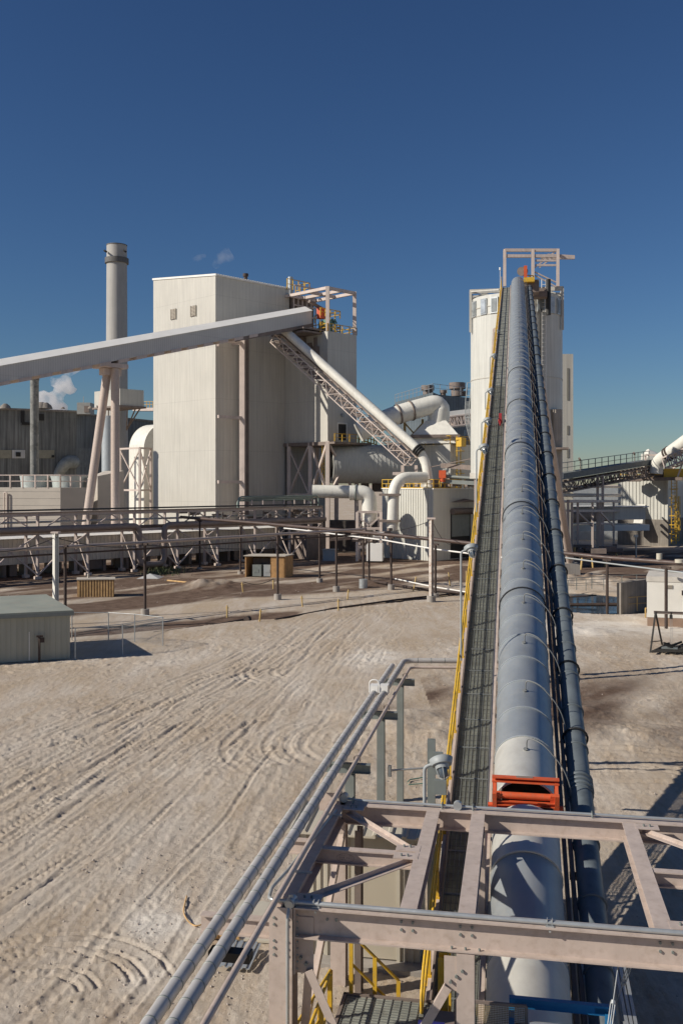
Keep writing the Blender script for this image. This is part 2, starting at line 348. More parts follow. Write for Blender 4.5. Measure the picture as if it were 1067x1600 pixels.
def gn(sc, det=6, r=.6, vec=None):
    n = N.new('ShaderNodeTexNoise'); n.inputs['Scale'].default_value = sc; n.inputs['Detail'].default_value = det; n.inputs['Roughness'].default_value = r
    L.new(vec or geo.outputs['Position'], n.inputs['Vector']); return n.outputs['Fac']
def gmix(f, a, b, mode='MIX'):
    n = N.new('ShaderNodeMix'); n.data_type = 'RGBA'; n.blend_type = mode
    for s, x in ((0, f), (6, a), (7, b)):
        if isinstance(x, tuple): n.inputs[s].default_value = (*x, 1)
        elif isinstance(x, float): n.inputs[s].default_value = x
        else: L.new(x, n.inputs[s])
    return n.outputs[2]
def gmap(x, a, b, c, d):
    n = N.new('ShaderNodeMapRange'); L.new(x, n.inputs[0])
    for i, q in enumerate((a, b, c, d)): n.inputs[i+1].default_value = q
    return n.outputs[0]
def ga(nm): n = N.new('ShaderNodeAttribute'); n.attribute_name = nm; return n.outputs['Fac']
mp = N.new('ShaderNodeMapping'); mp.inputs['Rotation'].default_value = (0, 0, R(37)); mp.inputs['Scale'].default_value = (1.6, .25, 1); L.new(geo.outputs['Position'], mp.inputs[0])
base = gmix(gmap(gn(.25), .3, .7, 0, 1), (.50, .425, .335), (.565, .495, .41))
base = gmix(gmap(gn(1.3, 8, .7, mp.outputs[0]), .4, .60, 0, .75), base, (.44, .335, .235)); base = gmix(gmap(gn(.13, 6, .65), .44, .6, 0, .75), base, (.43, .33, .225)); base = gmix(gmap(gn(.31, 7, .7), .52, .68, 0, .5), base, (.37, .29, .22)); base = gmix(gmap(gn(.22, 7, .7, mp.outputs[0]), .5, .66, 0, .55), base, (.64, .575, .50))
base = gmix(gmap(gn(7, 6, .75), .5, .75, 0, .5), base, (.56, .50, .44))
base = gmix(gmap(gn(22, 4, .8), .55, .8, 0, .6), base, (.31, .25, .20))
base = gmix(gmap(gn(7, 8, .8, mp.outputs[0]), .52, .7, 0, .55), base, (.33, .26, .20)); base = gmix(gmap(gn(5, 8, .8, mp.outputs[0]), .5, .72, 0, .4), base, (.66, .58, .49)); base = gmix(ga('rut'), base, gmix(.35, base, (.52, .45, .37)))  # first layer: stretched dark specks imitate small rut shadows in the colour
base = gmix(ga('salt'), base, (.68, .62, .54))
wet_shade_col = gmix(gmap(gn(1.1, 6, .7), .35, .68, 0, 1), (.10, .064, .045), (.20, .14, .105))
base = gmix(gmap(ga('wet_shade'), .12, .75, 0, 1), base, wet_shade_col)
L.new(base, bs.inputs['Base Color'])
bp = N.new('ShaderNodeBump'); bp.inputs['Strength'].default_value = .8; bp.inputs['Distance'].default_value = .05
ad = N.new('ShaderNodeMath'); ad.operation = 'MULTIPLY_ADD'; ad.inputs[1].default_value = 1.0; L.new(gn(13, 10, .8), ad.inputs[0]); s2_ = N.new('ShaderNodeMath'); s2_.operation = 'MULTIPLY'; s2_.inputs[1].default_value = .35; L.new(gn(5, 6, .7, mp.outputs[0]), s2_.inputs[0]); L.new(s2_.outputs[0], ad.inputs[2])
L.new(ad.outputs[0], bp.inputs['Height']); L.new(bp.outputs[0], bs.inputs['Normal'])
me.materials.append(gm); go = bpy.data.objects.new('ground', me); COL.objects.link(go); go['kind'] = 'structure'
def hgt(x, y):
    r = np.searchsorted(Yr, y); r = min(max(r, 0), NR-1); k = (x/(Yr[r]*.42+2.5)+1)/2*(NC-1)
    return float(Hg[r, int(min(max(k, 0), NC-1))])
# pond water
wm = bpy.data.materials.new('pond_water'); wm.use_nodes = True; b = wm.node_tree.nodes['Principled BSDF']
b.inputs['Base Color'].default_value = (.035, .055, .075, 1); b.inputs['Roughness'].default_value = .08
nn = wm.node_tree.nodes.new('ShaderNodeTexNoise'); nn.inputs['Scale'].default_value = 4; bb = wm.node_tree.nodes.new('ShaderNodeBump'); bb.inputs['Strength'].default_value = .12
wm.node_tree.links.new(nn.outputs['Fac'], bb.inputs['Height']); wm.node_tree.links.new(bb.outputs[0], b.inputs['Normal'])
m = MB(); m.add([(20.5+5.4*math.cos(t*.2618), 81.5+6.9*math.sin(t*.2618), -.14) for t in range(24)], [list(range(24))])
o = m.build('pond_water', wm); o['kind'] = 'structure'
# loose stones
stm = mat('field_stone', (.40, .34, .29), .9, var=.3, scale=3)
m = MB(); random.seed(5)
for k in range(1100):
    Y = 13*(100/13)**random.random(); X = random.uniform(-1, 1)*(Y*.38+1)
    if random.random() < .5: X, Y = random.gauss(-4, 2.6), random.uniform(15, 26)
    s = random.uniform(.01, .032)*(1+Y/50); z = hgt(X, Y)
    p = [V((random.uniform(.6, 1)*sx_*s, random.uniform(.6, 1)*sy_*s, sz_*s*random.uniform(.5, .9))) for sx_, sy_, sz_ in ((1,0,0),(0,1,0),(-1,0,0),(0,-1,0),(0,0,1),(.2,.1,-.5))]
    m.add([q+V((X, Y, z+s*.25)) for q in p], [(0,1,4),(1,2,4),(2,3,4),(3,0,4),(1,0,5),(2,1,5),(3,2,5),(0,3,5)])
m.single('loose_stones', stm, 'small loose stones scattered over the sandy yard', 'stones', kind='stuff')

# ================================================================== TUBE CONVEYOR
TH = math.atan2(517, math.hypot(272, 1500)); cT, sT = math.cos(TH), math.sin(TH)
CU = V((.1784*cT, .984*cT, sT)); CL = V((.984, -.1784, 0)); CN = V((-.1784*sT, -.984*sT, cT))
def CA(Y): return V((4.126+.1813*(Y-21.6), Y, 2.87+.3447*(Y-21.6)))
def CV(Y, lat=0, up=0, vert=0): return CA(Y)+CL*lat+CN*up+Z*vert
YE = 107.5
conv = thing('tube_conveyor', 'long inclined tube conveyor under a grey galvanised cover, rising to the silo top', 'conveyor', (CA(16).x, 16, 0))
RC = .70
def cover_mb(Y0, Y1, r=RC):
    m = MB(); n = 20; prof = [(math.cos(R(-28+236*k/n)), math.sin(R(-28+236*k/n))) for k in range(n+1)]
    s0 = CV(Y0); s1 = CV(Y1); st = []
    for q, rr in ((0, r+.022), (.03, r+.022), (.032, r), (.995, r), (1, r-.03)): st.append([s0.lerp(s1, q)+CL*a*rr+CN*b*rr for a, b in prof])
    vs = sum(st, []); w = n+1
    m.add(vs, [(i*w+k, i*w+k+1, (i+1)*w+k+1, (i+1)*w+k) for i in range(4) for k in range(n)], True)
    m.add([s0+CL*a*(r-.02)+CN*b*(r-.02) for a, b in prof]+[s0+CL*a*(r+.022)+CN*b*(r+.022) for a, b in prof], [(k, k+w, k+w+1, k+1) for k in range(n)])
    return m
first = cover_mb(22.96, 24.16).build('cover', galv, conv); nC = 70
for k in range(1, nC):
    c = first.copy(); COL.objects.link(c); c.parent = conv; c.location = V((.1813, 1, .3447))*1.2*k
c = cover_mb(17.0, 19.2).build('cover', galv, conv)
for a, b in ((21.35, 22.955), (19.21, 20.6), (15.3, 16.99)):
    c = cover_mb(a, b, RC+.006 if a != 15.3 else RC+.02).build('cover', creamp, conv); c['label'] = 'cream painted cover section'
# curved hose handles over the cover
hm = MB(); q = [CV(22.46, .05, RC+.01)]+[CV(22.46, .05, RC+.16)]
pth = fillet([CV(22.46, .04, RC), CV(22.46, .04, RC+.34), CV(22.3, .40, RC+.30), CV(22.1, .88, .50), CV(22.0, 1.06, -.1), CV(22.2, .9, -.6)], .30, 6)
hm.tube(pth, .015, 6); hm.tube([CV(22.46, .02, RC), CV(22.46, .02, RC+.03)], .06, 8)
h0 = hm.build('hose', hosem, conv)
for k in range(1, 35):
    c = h0.copy(); COL.objects.link(c); c.parent = conv; c.location = V((.1813, 1, .3447))*2.42*k
# straps (heavier black rings), stringers, walkway
for Yk in (30.7, 38.2, 46, 54, 62): 
    m = MB(); m.tube([CV(Yk)+CL*(RC+.03)*math.cos(R(t))+CN*(RC+.03)*math.sin(R(t)) for t in range(-20, 201, 11)], .022, 6); m.build('strap', black, conv)
m = MB()
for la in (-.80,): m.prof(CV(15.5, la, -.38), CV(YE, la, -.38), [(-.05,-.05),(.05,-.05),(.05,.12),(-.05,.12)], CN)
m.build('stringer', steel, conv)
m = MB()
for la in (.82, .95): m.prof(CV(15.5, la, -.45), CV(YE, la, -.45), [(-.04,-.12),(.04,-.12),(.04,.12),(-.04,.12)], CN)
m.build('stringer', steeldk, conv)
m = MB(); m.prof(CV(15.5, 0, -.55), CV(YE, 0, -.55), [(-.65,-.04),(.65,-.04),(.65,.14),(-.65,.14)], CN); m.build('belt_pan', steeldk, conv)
def march(o, n, step, par):      # n-1 further copies of a part, each one step on up the slope
    for k in range(1, n):
        c = o.copy(); COL.objects.link(c); c.parent = par; c.location = V((.1813, 1, .3447))*step*k
m = MB(); m.prof(CV(16.4, .9, -.62), CV(16.4, 1.45, -.62), [(-.06,-.06),(.06,-.06),(.06,.06),(-.06,.06)], CN)
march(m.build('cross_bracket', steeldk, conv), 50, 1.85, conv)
m = MB(); m.prof(CV(62, -1.25, -.52), CV(YE, -1.25, -.52), [(-.42,-.02),(.42,-.02),(.42,.02),(-.42,.02)], CN)
for la in (-1.655, -.86): m.prof(CV(15.5, la, -.52), CV(62, la, -.52), [(-.006,-.02),(.006,-.02),(.006,.02),(-.006,.02)], CN)
k = 0
while k*.034 < 62-15.5: q = CV(15.5+k*.034, 0, -.52); m.box(q-CL*1.66-CN*.019, CL*.80, CU*.005, CN*.036); k += 1
wk = m.build('walkway', grate, conv)
m = MB()
for k in range(8): la = -1.60+k*.10; m.prof(CV(15.5, la, -.495), CV(YE, la, -.495), [(-.006,-.012),(.006,-.012),(.006,.012),(-.006,.012)], CN)
for k in range(220):
    Y = 15.6+k*.2
    if Y < YE and Y < 60: m.prof(CV(Y, -1.66, -.496), CV(Y, -.86, -.496), [(-.004,-.006),(.004,-.006),(.004,.006),(-.004,.006)], CN)
m.build('grating_bars', grateb, wk)
m = MB()
for k in range(76): Y = 15.6+k*1.21; m.prof(CV(Y, -1.66, -.49), CV(Y, -.86, -.49), [(-.02,-.015),(.02,-.015),(.02,.015),(-.02,.015)], CN)

for la in (-1.655, -.865): m.prof(CV(15.5, la, -.495), CV(YE, la, -.495), [(-.01,-.015),(.01,-.015),(.01,.015),(-.01,.015)], CN)
m.build('panel_seams', grateb, wk)
m = MB(); m.prof(CV(15.5, -1.70, -.52), CV(YE, -1.70, -.52), [(-.02,-.16),(.02,-.16),(.02,.16),(-.02,.16)], CN); m.build('toe_channel', steeldk, conv)
m = MB(); m.prof(CV(15.5, -1.76, -.60), CV(YE, -1.76, -.60), [(-.035,-.12),(.035,-.12),(.035,.12),(-.035,.12)], CN); m.build('stringer', steel, conv)
m = MB()
for hh in (1.08, .58): m.tube([CV(16.2, -1.78, -.5, hh), CV(YE+1, -1.78, -.5, hh)], .028, 8)
m.tube(fillet([CV(16.2, -1.78, -.5, 1.08), CV(15.8, -1.78, -.5, .95), CV(15.8, -1.78, -.5, .58), CV(16.2, -1.78, -.5, .58)], .1, 3), .028, 8)
hr = m.build('handrail', yellow, conv)
m = MB(); p = CV(17.2, -1.78, -.65); m.beam(p, p+Z*1.25, .07, .07); m.cbox(p+Z*.1, FU*.1, FV*.12, Z*.2); p0 = m.build('post', yellow, hr)
for k in range(1, 49):
    c = p0.copy(); COL.objects.link(c); c.parent = hr; c.location = V((.1813, 1, .3447))*1.86*k
# truss below the covers
m = MB()
for la in (.95,):
    m.prof(CV(27, la, -1.5), CV(YE-3, la, -1.5), [(-.08,-.08),(.08,-.08),(.08,.08),(-.08,.08)], CN)
    for k in range(40):
        Y = 27+1.92*k; m.beam(CV(Y, la, -.7), CV(Y, la, -1.5), .08, .08); m.beam(CV(Y, la, -.7), CV(Y+1.92, la, -1.5), .07, .07)
for k in range(20): Y = 27+4*k; m.beam(CV(Y, -1.6, -1.5), CV(Y, .95, -1.5), .1, .1)
m.build('truss', steelfar, conv)
# inclined support legs
ft = G(891, 897)
for top, foot, rr in ((CV(84, 1.1, -.9), ft, .42), (CV(84, -1.8, -.9), XY(757, 103), .42), (CV(48, .8, -1.5), V((9.9, 48.3, -1)), .16), (CV(48, -1.2, -1.5), V((7.9, 48.6, -1)), .16)):
    m = MB(); m.tube([V(foot)+Z*1.2, top], rr, 14); lg = m.build('support_leg', steel, conv)
    m = MB(); fw = 1.7 if rr > .3 else .6; m.cbox(V(foot)+Z*(.6 if rr > .3 else 1), (fw,0,0), (0,fw,0), (0,0,1.25 if rr > .3 else .3)); m.build('footing', conc, lg)
# orange belt-turnover frame in the gap of the cover
ofr = thing('orange_roller_frame', 'bright orange steel roller frame in the open gap of the tube conveyor cover', 'roller frame', CV(21.05, 0, -.7))
def OB(Y, la, up): return CV(Y, la, up)
m = MB()
for Y in (20.85, 21.25):
    for s in (-1, 1): m.beam(OB(Y, s*.66, -.65), OB(Y, s*.66, .76), .09, .11)
m.beam(OB(21.25, -.72, .80), OB(21.25, .72, .80), .16, .12, 'C', .03); m.beam(OB(20.85, -.70, .50), OB(20.85, .70, .50), .08, .10, 'C', .02)
for s in (-1, 1): m.beam(OB(20.85, s*.66, .52), OB(21.25, s*.66, .76), .07, .09); m.beam(OB(20.85, s*.66, -.1), OB(21.25, s*.66, -.1), .06, .08)
m.build('frame', orange, ofr)
m = MB(); m.tube([OB(20.95, -.58, .62), OB(20.95, .58, .62)], .075, 14); m.build('roller', orange, ofr)
m = MB(); m.cbox(OB(20.80, -.50, .22), CL*.26, CU*.2, CN*.36); m.build('motor_box', orange, ofr)
m = MB()
for s in (-1, 1): m.beam(OB(20.93, s*.58, .50), OB(20.93, s*.58, .70), .12, .1); m.tube([OB(20.9, s*.8, .4), OB(20.9, s*.66, .4)], .05, 8)
m.build('bearing', orange, ofr)
m = MB(); m.tube([OB(20.9, .60*math.cos(R(t)), .30+.36*math.sin(R(t))) for t in range(180, 361, 15)], .05, 8); m.tube([OB(19.9, 0, -.25), OB(21.8, 0, -.25)], .36, 16); m.build('belt', black, ofr)
m = MB(); m.cbox(OB(21.25, -.02, .865), CL*.36, CU*.08, CN*.014); m.build('plate', steeldk, ofr)
# dark duct on the right of the conveyor
duct = thing('dust_duct', 'round dark grey duct running up the right side of the tube conveyor', 'duct', (CV(14, 1.95, -.35).x, 14, 0))
DL, DUp, DR = 1.27, -.30, .262
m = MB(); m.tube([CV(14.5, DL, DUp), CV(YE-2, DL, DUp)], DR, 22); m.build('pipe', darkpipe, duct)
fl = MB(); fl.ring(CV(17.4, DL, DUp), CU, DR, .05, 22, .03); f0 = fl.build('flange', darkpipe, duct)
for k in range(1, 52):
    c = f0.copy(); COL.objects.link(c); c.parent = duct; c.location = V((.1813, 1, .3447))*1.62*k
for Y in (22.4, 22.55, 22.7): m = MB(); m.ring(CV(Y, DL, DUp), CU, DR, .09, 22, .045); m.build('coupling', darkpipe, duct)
m = MB()
for k in range(1):
    Y = 18; m.tube([CV(Y, DL, DUp)+CL*(DR+.04)*math.cos(R(t))+CN*(DR+.04)*math.sin(R(t)) for t in range(-30, 211, 20)], .03, 6)
march(m.build('saddle', black, duct), 28, 3.2, duct)
# cable conduit with loops, between cover and duct
m = MB(); random.seed(3); pts = []
for k in range(170): Y = 16+k*.52; pts.append(CV(Y, 1.02+random.uniform(-.04, .06), -.32+random.uniform(-.06, .08)))
m.tube(pts, .03, 6); m.single('cable_conduit', galvp, 'wavy grey electrical conduit clipped between conveyor cover and dark duct', 'conduit')
m = MB(); q = CV(52.6, -1.05, -.2); m.tube([q, q+CU*.5], .12, 10); m.cbox(q+Z*.2+CU*.3, CL*.15, CU*.5, Z*.3); m.tube([q-CU*.6, q+CU*1.2], .05, 8)
m.single('valve', mat('red_paint', (.35, .03, .03), .5), 'small red valve beside the conveyor walkway', 'valve')
# conveyor lamps
def lamp(base, top, label, s=1.):
    t = thing('walkway_lamp', label, 'lamp', base, 'lamps on poles along the conveyor walkway')
    base, top = V(base), V(top); d = CL
    m = MB(); m.tube(fillet([base, top, top+d*.22*s+Z*.08*s], .08, 3), .035*s, 8); m.build('pole', lamphead, t)
    h = top+d*.34*s+Z*.07*s; ax = (Z*.75+V((-.1,.55,0))).normalized()
    m = MB(); m.tube([h-ax*.02*s, h+ax*.10*s, h+ax*.13*s], [.20*s, .24*s, .19*s], 16); m.tube([h-ax*.02*s, h-ax*.10*s], [.15*s, .13*s], 12); m.build('housing', lamphead, t)
    m = MB(); m.tube([h-ax*.10*s, h-ax*.24*s, h-ax*.28*s], [.10*s, .09*s, .03*s], 10); gl = m.build('globe', glass, t)
    m = MB()
    for k in range(5):
        a = 2*math.pi*k/5; e = ax.orthogonal().normalized(); f = ax.cross(e); o_ = e*math.cos(a)+f*math.sin(a)
        m.tube([h-ax*.1*s+o_*.13*s, h-ax*.26*s+o_*.11*s, h-ax*.31*s], .01*s, 5)
    m.build('guard', lamphead, gl); return t
lamp(P(663, 1262, 19), P(663, 1198, 19)+Z*.0, 'nearest caged grey lamp on a bent pole beside the yellow handrail', 1.0)
for i, (px, yb, yt, Yd, lab) in enumerate([(720, 1032, 862, 27, 'grey lamp on a tall thin pole, second nearest along the yellow conveyor handrail'),
    (744, 800, 703, 37, 'grey lamp on a pole just below the flexible ladder left of the conveyor'), (752, 720, 660, 46, 'small lamp on a pole left of the conveyor, third below the silo top'),
    (758, 640, 613, 54, 'small lamp left of the conveyor against the lower silo wall'), (765, 600, 558, 66, 'tiny lamp left of the conveyor against the middle silo wall'),
    (771, 545, 520, 80, 'tiny lamp left of the conveyor against the upper silo wall')]):
    lamp(P(px, yb, Yd), P(px, yt, Yd), lab, .85)
# ================================================================== FOREGROUND PLATFORM
PO = V((-.88, 14.6, 0)); TZ = 3.62
def FP(u, v, z=TZ): return PO+FU*u+FV*v+Z*(z)
plat = thing('steel_platform_frame', 'pink primed steel platform frame of bolted beams and columns in the foreground', 'steel frame', PO)
HB = .46
def bm(name, p0, p1, w, h, kind='I', mt=steel, t=.022, up=Z, par=None): return MB().beam(p0, p1, w, h, kind, t, up).build(name, mt, par or plat)
bf = bm('beam', FP(.19, 0, TZ-HB/2), FP(9.5, 0, TZ-HB/2), .29, HB)
bb_ = bm('beam', FP(.05, 4.67, TZ-.19), FP(9.8, 4.67, TZ-.19), .28, .38)
bs_ = bm('beam', FP(0, .2, TZ-.17), FP(0, 4.75, TZ-.17), .26, .34)
for uu in (1.885, 2.753, 5.56): bm('beam', FP(uu, .112, TZ-.145), FP(uu, 4.555, TZ-.145), .255, .28)
bm('beam', FP(8.3, .112, TZ-.145), FP(8.3, 4.555, TZ-.145), .255, .28)
bm('beam', FP(.02, 2.35, TZ-.15), FP(1.75, 2.35, TZ-.15), .16, .26)
bm('beam', FP(5.7, 2.35, TZ-.15), FP(8.17, 2.35, TZ-.15), .16, .26)
for a, b in (((.2, 4.4), (1.72, 2.55)), ((.2, .25), (1.72, 2.15)), ((5.75, 4.35), (7.6, 2.5)), ((5.75, .3), (7.6, 2.2))):
    bm('brace', FP(*a, TZ-.07), FP(*b, TZ-.07), .11, .09, 'L', t=.012)
m = MB()
for uu, vv, a in ((.33, 4.42, .32), (1.62, 2.52, -.3), (.33, .26, -.28), (1.62, 2.18, .3), (5.86, 4.36, .3), (5.86, .3, .3)):
    c = FP(uu, vv, TZ-.008); MB().cbox(c, FU*.42, FV*.26, Z*.016).build('gusset_plate', steel, plat)
bo = MB()
for uu, vv in ((.33, 4.42), (1.6, 2.56), (.33, .24), (1.6, 2.15), (5.86, 4.36), (5.86, .3)): bolts(bo, FP(uu, vv, TZ), FU*.11, FV*.11, Z, 2, 1, .02, .04)
# columns
def col(u, v, z1, w=.36, d=.36, mt=steel): return MB().beam(FP(u, v, -.05), FP(u, v, z1), w, d, 'I', .024, up=FV).build('column', mt, plat)
col(0, 0, TZ); col(.0, 4.67, TZ-.34, .3, .3); 
for u_, v_ in ((2.75, 0), (2.75, 4.67)): col(u_, v_, TZ-HB-.02, .26, .3)
col(9.3, 0, TZ-HB); col(9.3, 4.67, TZ-.4)
col(.46, 4.3, TZ-.36, .12, .3, steeldk)
# flange plate faces of front-left column and bolt groups on it
MB().cbox(FP(.30, -.02, TZ-.60), FU*.34, FV*.016, Z*.85).build('gusset_plate', steel, plat); MB().cbox(FP(2.62, -.12, TZ-.78), FU*.36, FV*.02, Z*.50).build('gusset_plate', steel, plat)
m = MB(); m.cbox(FP(2.75, 0, TZ-HB-.012), FU*.5, FV*.24, Z*.024); m.build('cap_plate', steel, plat); m = MB()
m.cbox(FP(.20, 0, TZ-.5), FU*.02, FV*.30, Z*1.0)
m.build('gusset_plate', steel, plat)
for s in (-.1, .1): bolts(bo, FP(s, -.18, TZ-.20), FU*.1, Z*-.10, -FV, 1, 2, .02); bolts(bo, FP(s, -.18, TZ-.60), FU*.1, Z*-.105, -FV, 1, 3, .02)
for uu in (1.8, 1.97, 2.67, 2.84, 5.48, 5.65, 8.2, 8.37): bolts(bo, FP(uu, -.011, TZ-.19), FU, Z*-.12, -FV, 1, 2, .022, .025)
bolts(bo, FP(.24, -.15, TZ-.5), FU, Z*-.1, -FU*-1, 1, 9, .016, .02)
bolts(bo, FP(2.62, -.13, TZ-.80), FU*.085+Z*.085, Z, -FV, 3, 1, .024, .05)
bolts(bo, FP(.36, -.03, TZ-.87), FU*.08-Z*.085, Z, -FV, 3, 1, .024, .05)
bolts(bo, FP(2.75, -.09, TZ-HB+.03), FU*.20, FV, Z, 3, 1, .02, .03)
bolts(bo, FP(.75, -.011, TZ-.19), FU*.14, Z, -FV, 2, 1, .022, .02)
bo.build('bolts', greypost, plat)
# chevron bracing below the front beam
bm('brace', FP(.42, -.09, TZ-.93), FP(1.55, -.09, .3), .13, .10, 'L', t=.014, up=FV)
bm('brace', FP(2.5, -.16, TZ-.95), FP(1.2, -.16, .3), .12, .10, 'L', t=.014, up=FV)
bm('brace', FP(.40, .02, TZ-.98), FP(.16, .3, .2), .13, .08, 'L', t=.014, up=FV)
bm('brace', FP(.1, 4.4, TZ-.5), FP(-.02, .6, .4), .14, .14, 'L', t=.014)
# outrigger beam carrying the pipes, and piece holding them at the back
bm('beam', FP(-1.35, .15, TZ-.47), FP(-.18, .15, TZ-.47), .16, .28)
bm('beam', FP(-.75, 3.3, TZ-.40), FP(-.13, 3.3, TZ-.40), .16, .26)
m = MB(); m.cbox(FP(-.25, 4.72, TZ-.02), FU*.34, FV*.02, Z*.36); m.cbox(FP(.02, 4.72, TZ-.02), FU*.02, FV*.3, Z*.36); m.build('bracket', steel, plat)
m = MB(); 
def marks(c, a, b, n):       # illegible paint-stick weld marks inside an oval
    m.tube([c+a*.155*math.cos(t/24*6.2832)+b*.075*math.sin(t/24*6.2832)+n for t in range(25)], .0022, 4)
    random.seed(2)
    for row, cnt in ((.035, 7), (-.004, 6), (-.04, 4)):
        for k in range(cnt):
            if row == -.004 and k == 3: continue
            q = c+a*(-.09+k*.03)+b*row+n
            m.tube([q, q+b*.02], .0022, 4)
            if random.random() < .7: m.tube([q, q+a*.012+b*random.choice([0, .02])], .0022, 4)
marks(FP(.55, 2.26, TZ-.15), FU, Z, -FV*.003); m.build('ink_marks', ink, plat)
# tie rods with turnbuckles
for a, b in ((FP(5.3, .6, TZ-.3), FP(4.6, 1.9, .2)), (FP(4.9, -.05, TZ-HB-.05), FP(4.35, -1.9, 1.2))):
    m = MB(); m.tube([a, b], .008, 6); md = a.lerp(b, .25); d = (b-a).normalized(); s = FU*.03
    m.tube([md-d*.2+s, md+d*.2+s], .010, 5); m.tube([md-d*.2-s, md+d*.2-s], .010, 5); m.tube([md-d*.22, md-d*.17], .035, 8); m.tube([md+d*.17, md+d*.22], .035, 8)
    m.build('tie_rod', galvp, plat)
# rusty/galvanised conduit on the platform
def conduit(pts, r, lab, fil=.12, extra=None):
    m = MB(); m.tube(fillet(pts, fil, 5), r, 10); t = m.single('conduit', galvp, lab, 'conduit'); return t
cd = thing('conduit_run', 'thick galvanised conduit along the top of the front platform beam', 'conduit', FP(.15, -.05))
m = MB(); m.tube([FP(.2, -.05, TZ+.045), FP(9.4, -.05, TZ+.045)], .036, 12); m.tube(fillet([FP(.14, -.05, TZ+.05), FP(-.22, -.05, TZ+.05), FP(-.30, .45, TZ+.02), FP(-.22, 1.2, TZ), FP(-.05, 3.4, TZ), FP(.02, 4.2, TZ)], .14, 5), .030, 10)
m.tube(fillet([FP(.12, -.14, TZ+.02), FP(.12, -.24, TZ-.1), FP(.12, -.24, TZ-.45), FP(.12, -.23, -.02)], .06), .026, 10); m.build('pipe', galvp, cd)
m = MB(); m.tube([FP(.13, -.16, TZ+.05), FP(.13, .06, TZ+.05)], .075, 14); m.tube([FP(.13, -.18, TZ+.05), FP(.13, -.155, TZ+.05)], .06, 14); m.tube([FP(.13,-.05,TZ+.05), FP(.13,-.05,TZ+.16)], .035, 8)
for u_ in (.2, .06): m.tube([FP(u_-.03, -.05, TZ+.045), FP(u_+.03, -.05, TZ+.045)], .05, 10)
m.build('junction_box', galvp, cd)
m = MB()
for u_ in (.52, 3.95, 7.2):
    for s in (-.035, .035): m.cbox(FP(u_+s, -.06, TZ+.03), FU*.012, FV*.05, Z*.16)
    m.cbox(FP(u_, -.10, TZ+.0), FU*.12, FV*.02, Z*.04); m.tube([FP(u_, -.13, TZ-.05), FP(u_, -.05, TZ-.05)], .02, 6)
m.cbox(FP(.0, 1.15, TZ+.012), FU*.38, FV*.05, Z*.03); m.cbox(FP(.0, 3.9, TZ+.012), FU*.38, FV*.05, Z*.03)
m.build('clamp', galvp, cd)
cd = thing('conduit_run', 'thin conduit along the rear platform beam with a round junction box', 'conduit', FP(.2, 4.67))
m = MB(); m.tube(fillet([FP(-.1, 4.7, TZ+.1), FP(.4, 4.68, TZ+.06), FP(9.6, 4.68, TZ+.06)], .1), .026, 10); m.build('pipe', galvp, cd)
m = MB(); q = FP(2.35, 4.68, TZ+.08); m.tube([q-FV*.07, q+FV*.05], .085, 16); m.build('junction_box', galvp, cd); m = MB(); m.tube([FP(.1, 4.6, TZ+.1), FP(.1, 4.78, TZ+.1)], .08, 12); m.build('junction_box', galvp, cd)
for u_ in (.28, 2.05, 2.65, 4.9, 7.4): m = MB(); m.tube([FP(u_, 4.68+.03, TZ-.02), FP(u_, 4.68+.05, TZ+.10), FP(u_, 4.68-.05, TZ+.10), FP(u_, 4.68-.04, TZ-.02)], .018, 6); m.build('clamp', greypost, cd)
# ================================================================== PIPE RUN ON POSTS (left foreground)
def pl(px, py, z):       # plan position from a pixel at height z, following the FV direction
    return G(px, py, z)
A1 = G(262, 1572, 4.04); LV = FV
def insulated(name, start, length, r, label, turn=None):
    t = thing(name, label, 'pipe', (start.x, start.y, 0)); end = start+LV*length
    m = MB(); pts = [start-LV*4, end]
    if turn is not None: pts = fillet(pts+[turn], .35, 6)
    m.tube(pts, r, 18); m.build('jacket', insul if r > .08 else steel, t)
    if r > .08:
        n = int((length+4)/.42); m = MB(); m.ring(start-LV*3.9, LV, r, .018, 18, .006); b0_ = m.build('band', greypost, t)
        for k in range(1, n): c = b0_.copy(); COL.objects.link(c); c.parent = t; c.location = LV*.42*k
        if turn is not None:
            n = int((turn-end).length/.45); d = (turn-end).normalized()
            for k in range(1, n): MB().ring(end+d*.45*k, d, r, .018, 18, .006).build('band', greypost, t)
    return t, end
b0 = G(240, 1590, 4.04); Lr = (32.3-b0.y)/.9838
q1 = b0.copy(); q2 = q1+FU*.27; q3 = q1+FU*.54-Z*.10
e1 = q1+LV*Lr
insulated('insulated_pipe', q1, Lr-1.0, .088, 'outer banded insulated pipe on posts, furthest left of the foreground pair')
insulated('insulated_pipe', q2, Lr, .088, 'inner banded insulated pipe on posts that turns right to the conveyor', turn=q2+LV*Lr+FU*4.0+FV*.7)
insulated('bare_pipe', q3, Lr-.6, .047, 'thin pinkish pipe running beside the two insulated pipes', turn=q3+LV*(Lr-.6)+FU*3.7+FV*.5)
m = MB(); 
for off in (q1, q2): 
    p = off+LV*(27.4-off.y)/.9838; m.cbox(p+Z*.08, FU*.24, FV*.35, Z*.26)
m.tube(fillet([q1+LV*16.0+Z*.2, q1+LV*16.0+Z*.55, q2+LV*16.0+Z*.55, q2+LV*16.0+Z*.2], .15), .02, 6)
m.single('expansion_clamp', whitep, 'white clamp blocks and cable loop on the twin insulated pipes', 'clamp')
wds = ['farthest', 'second farthest', 'third farthest']
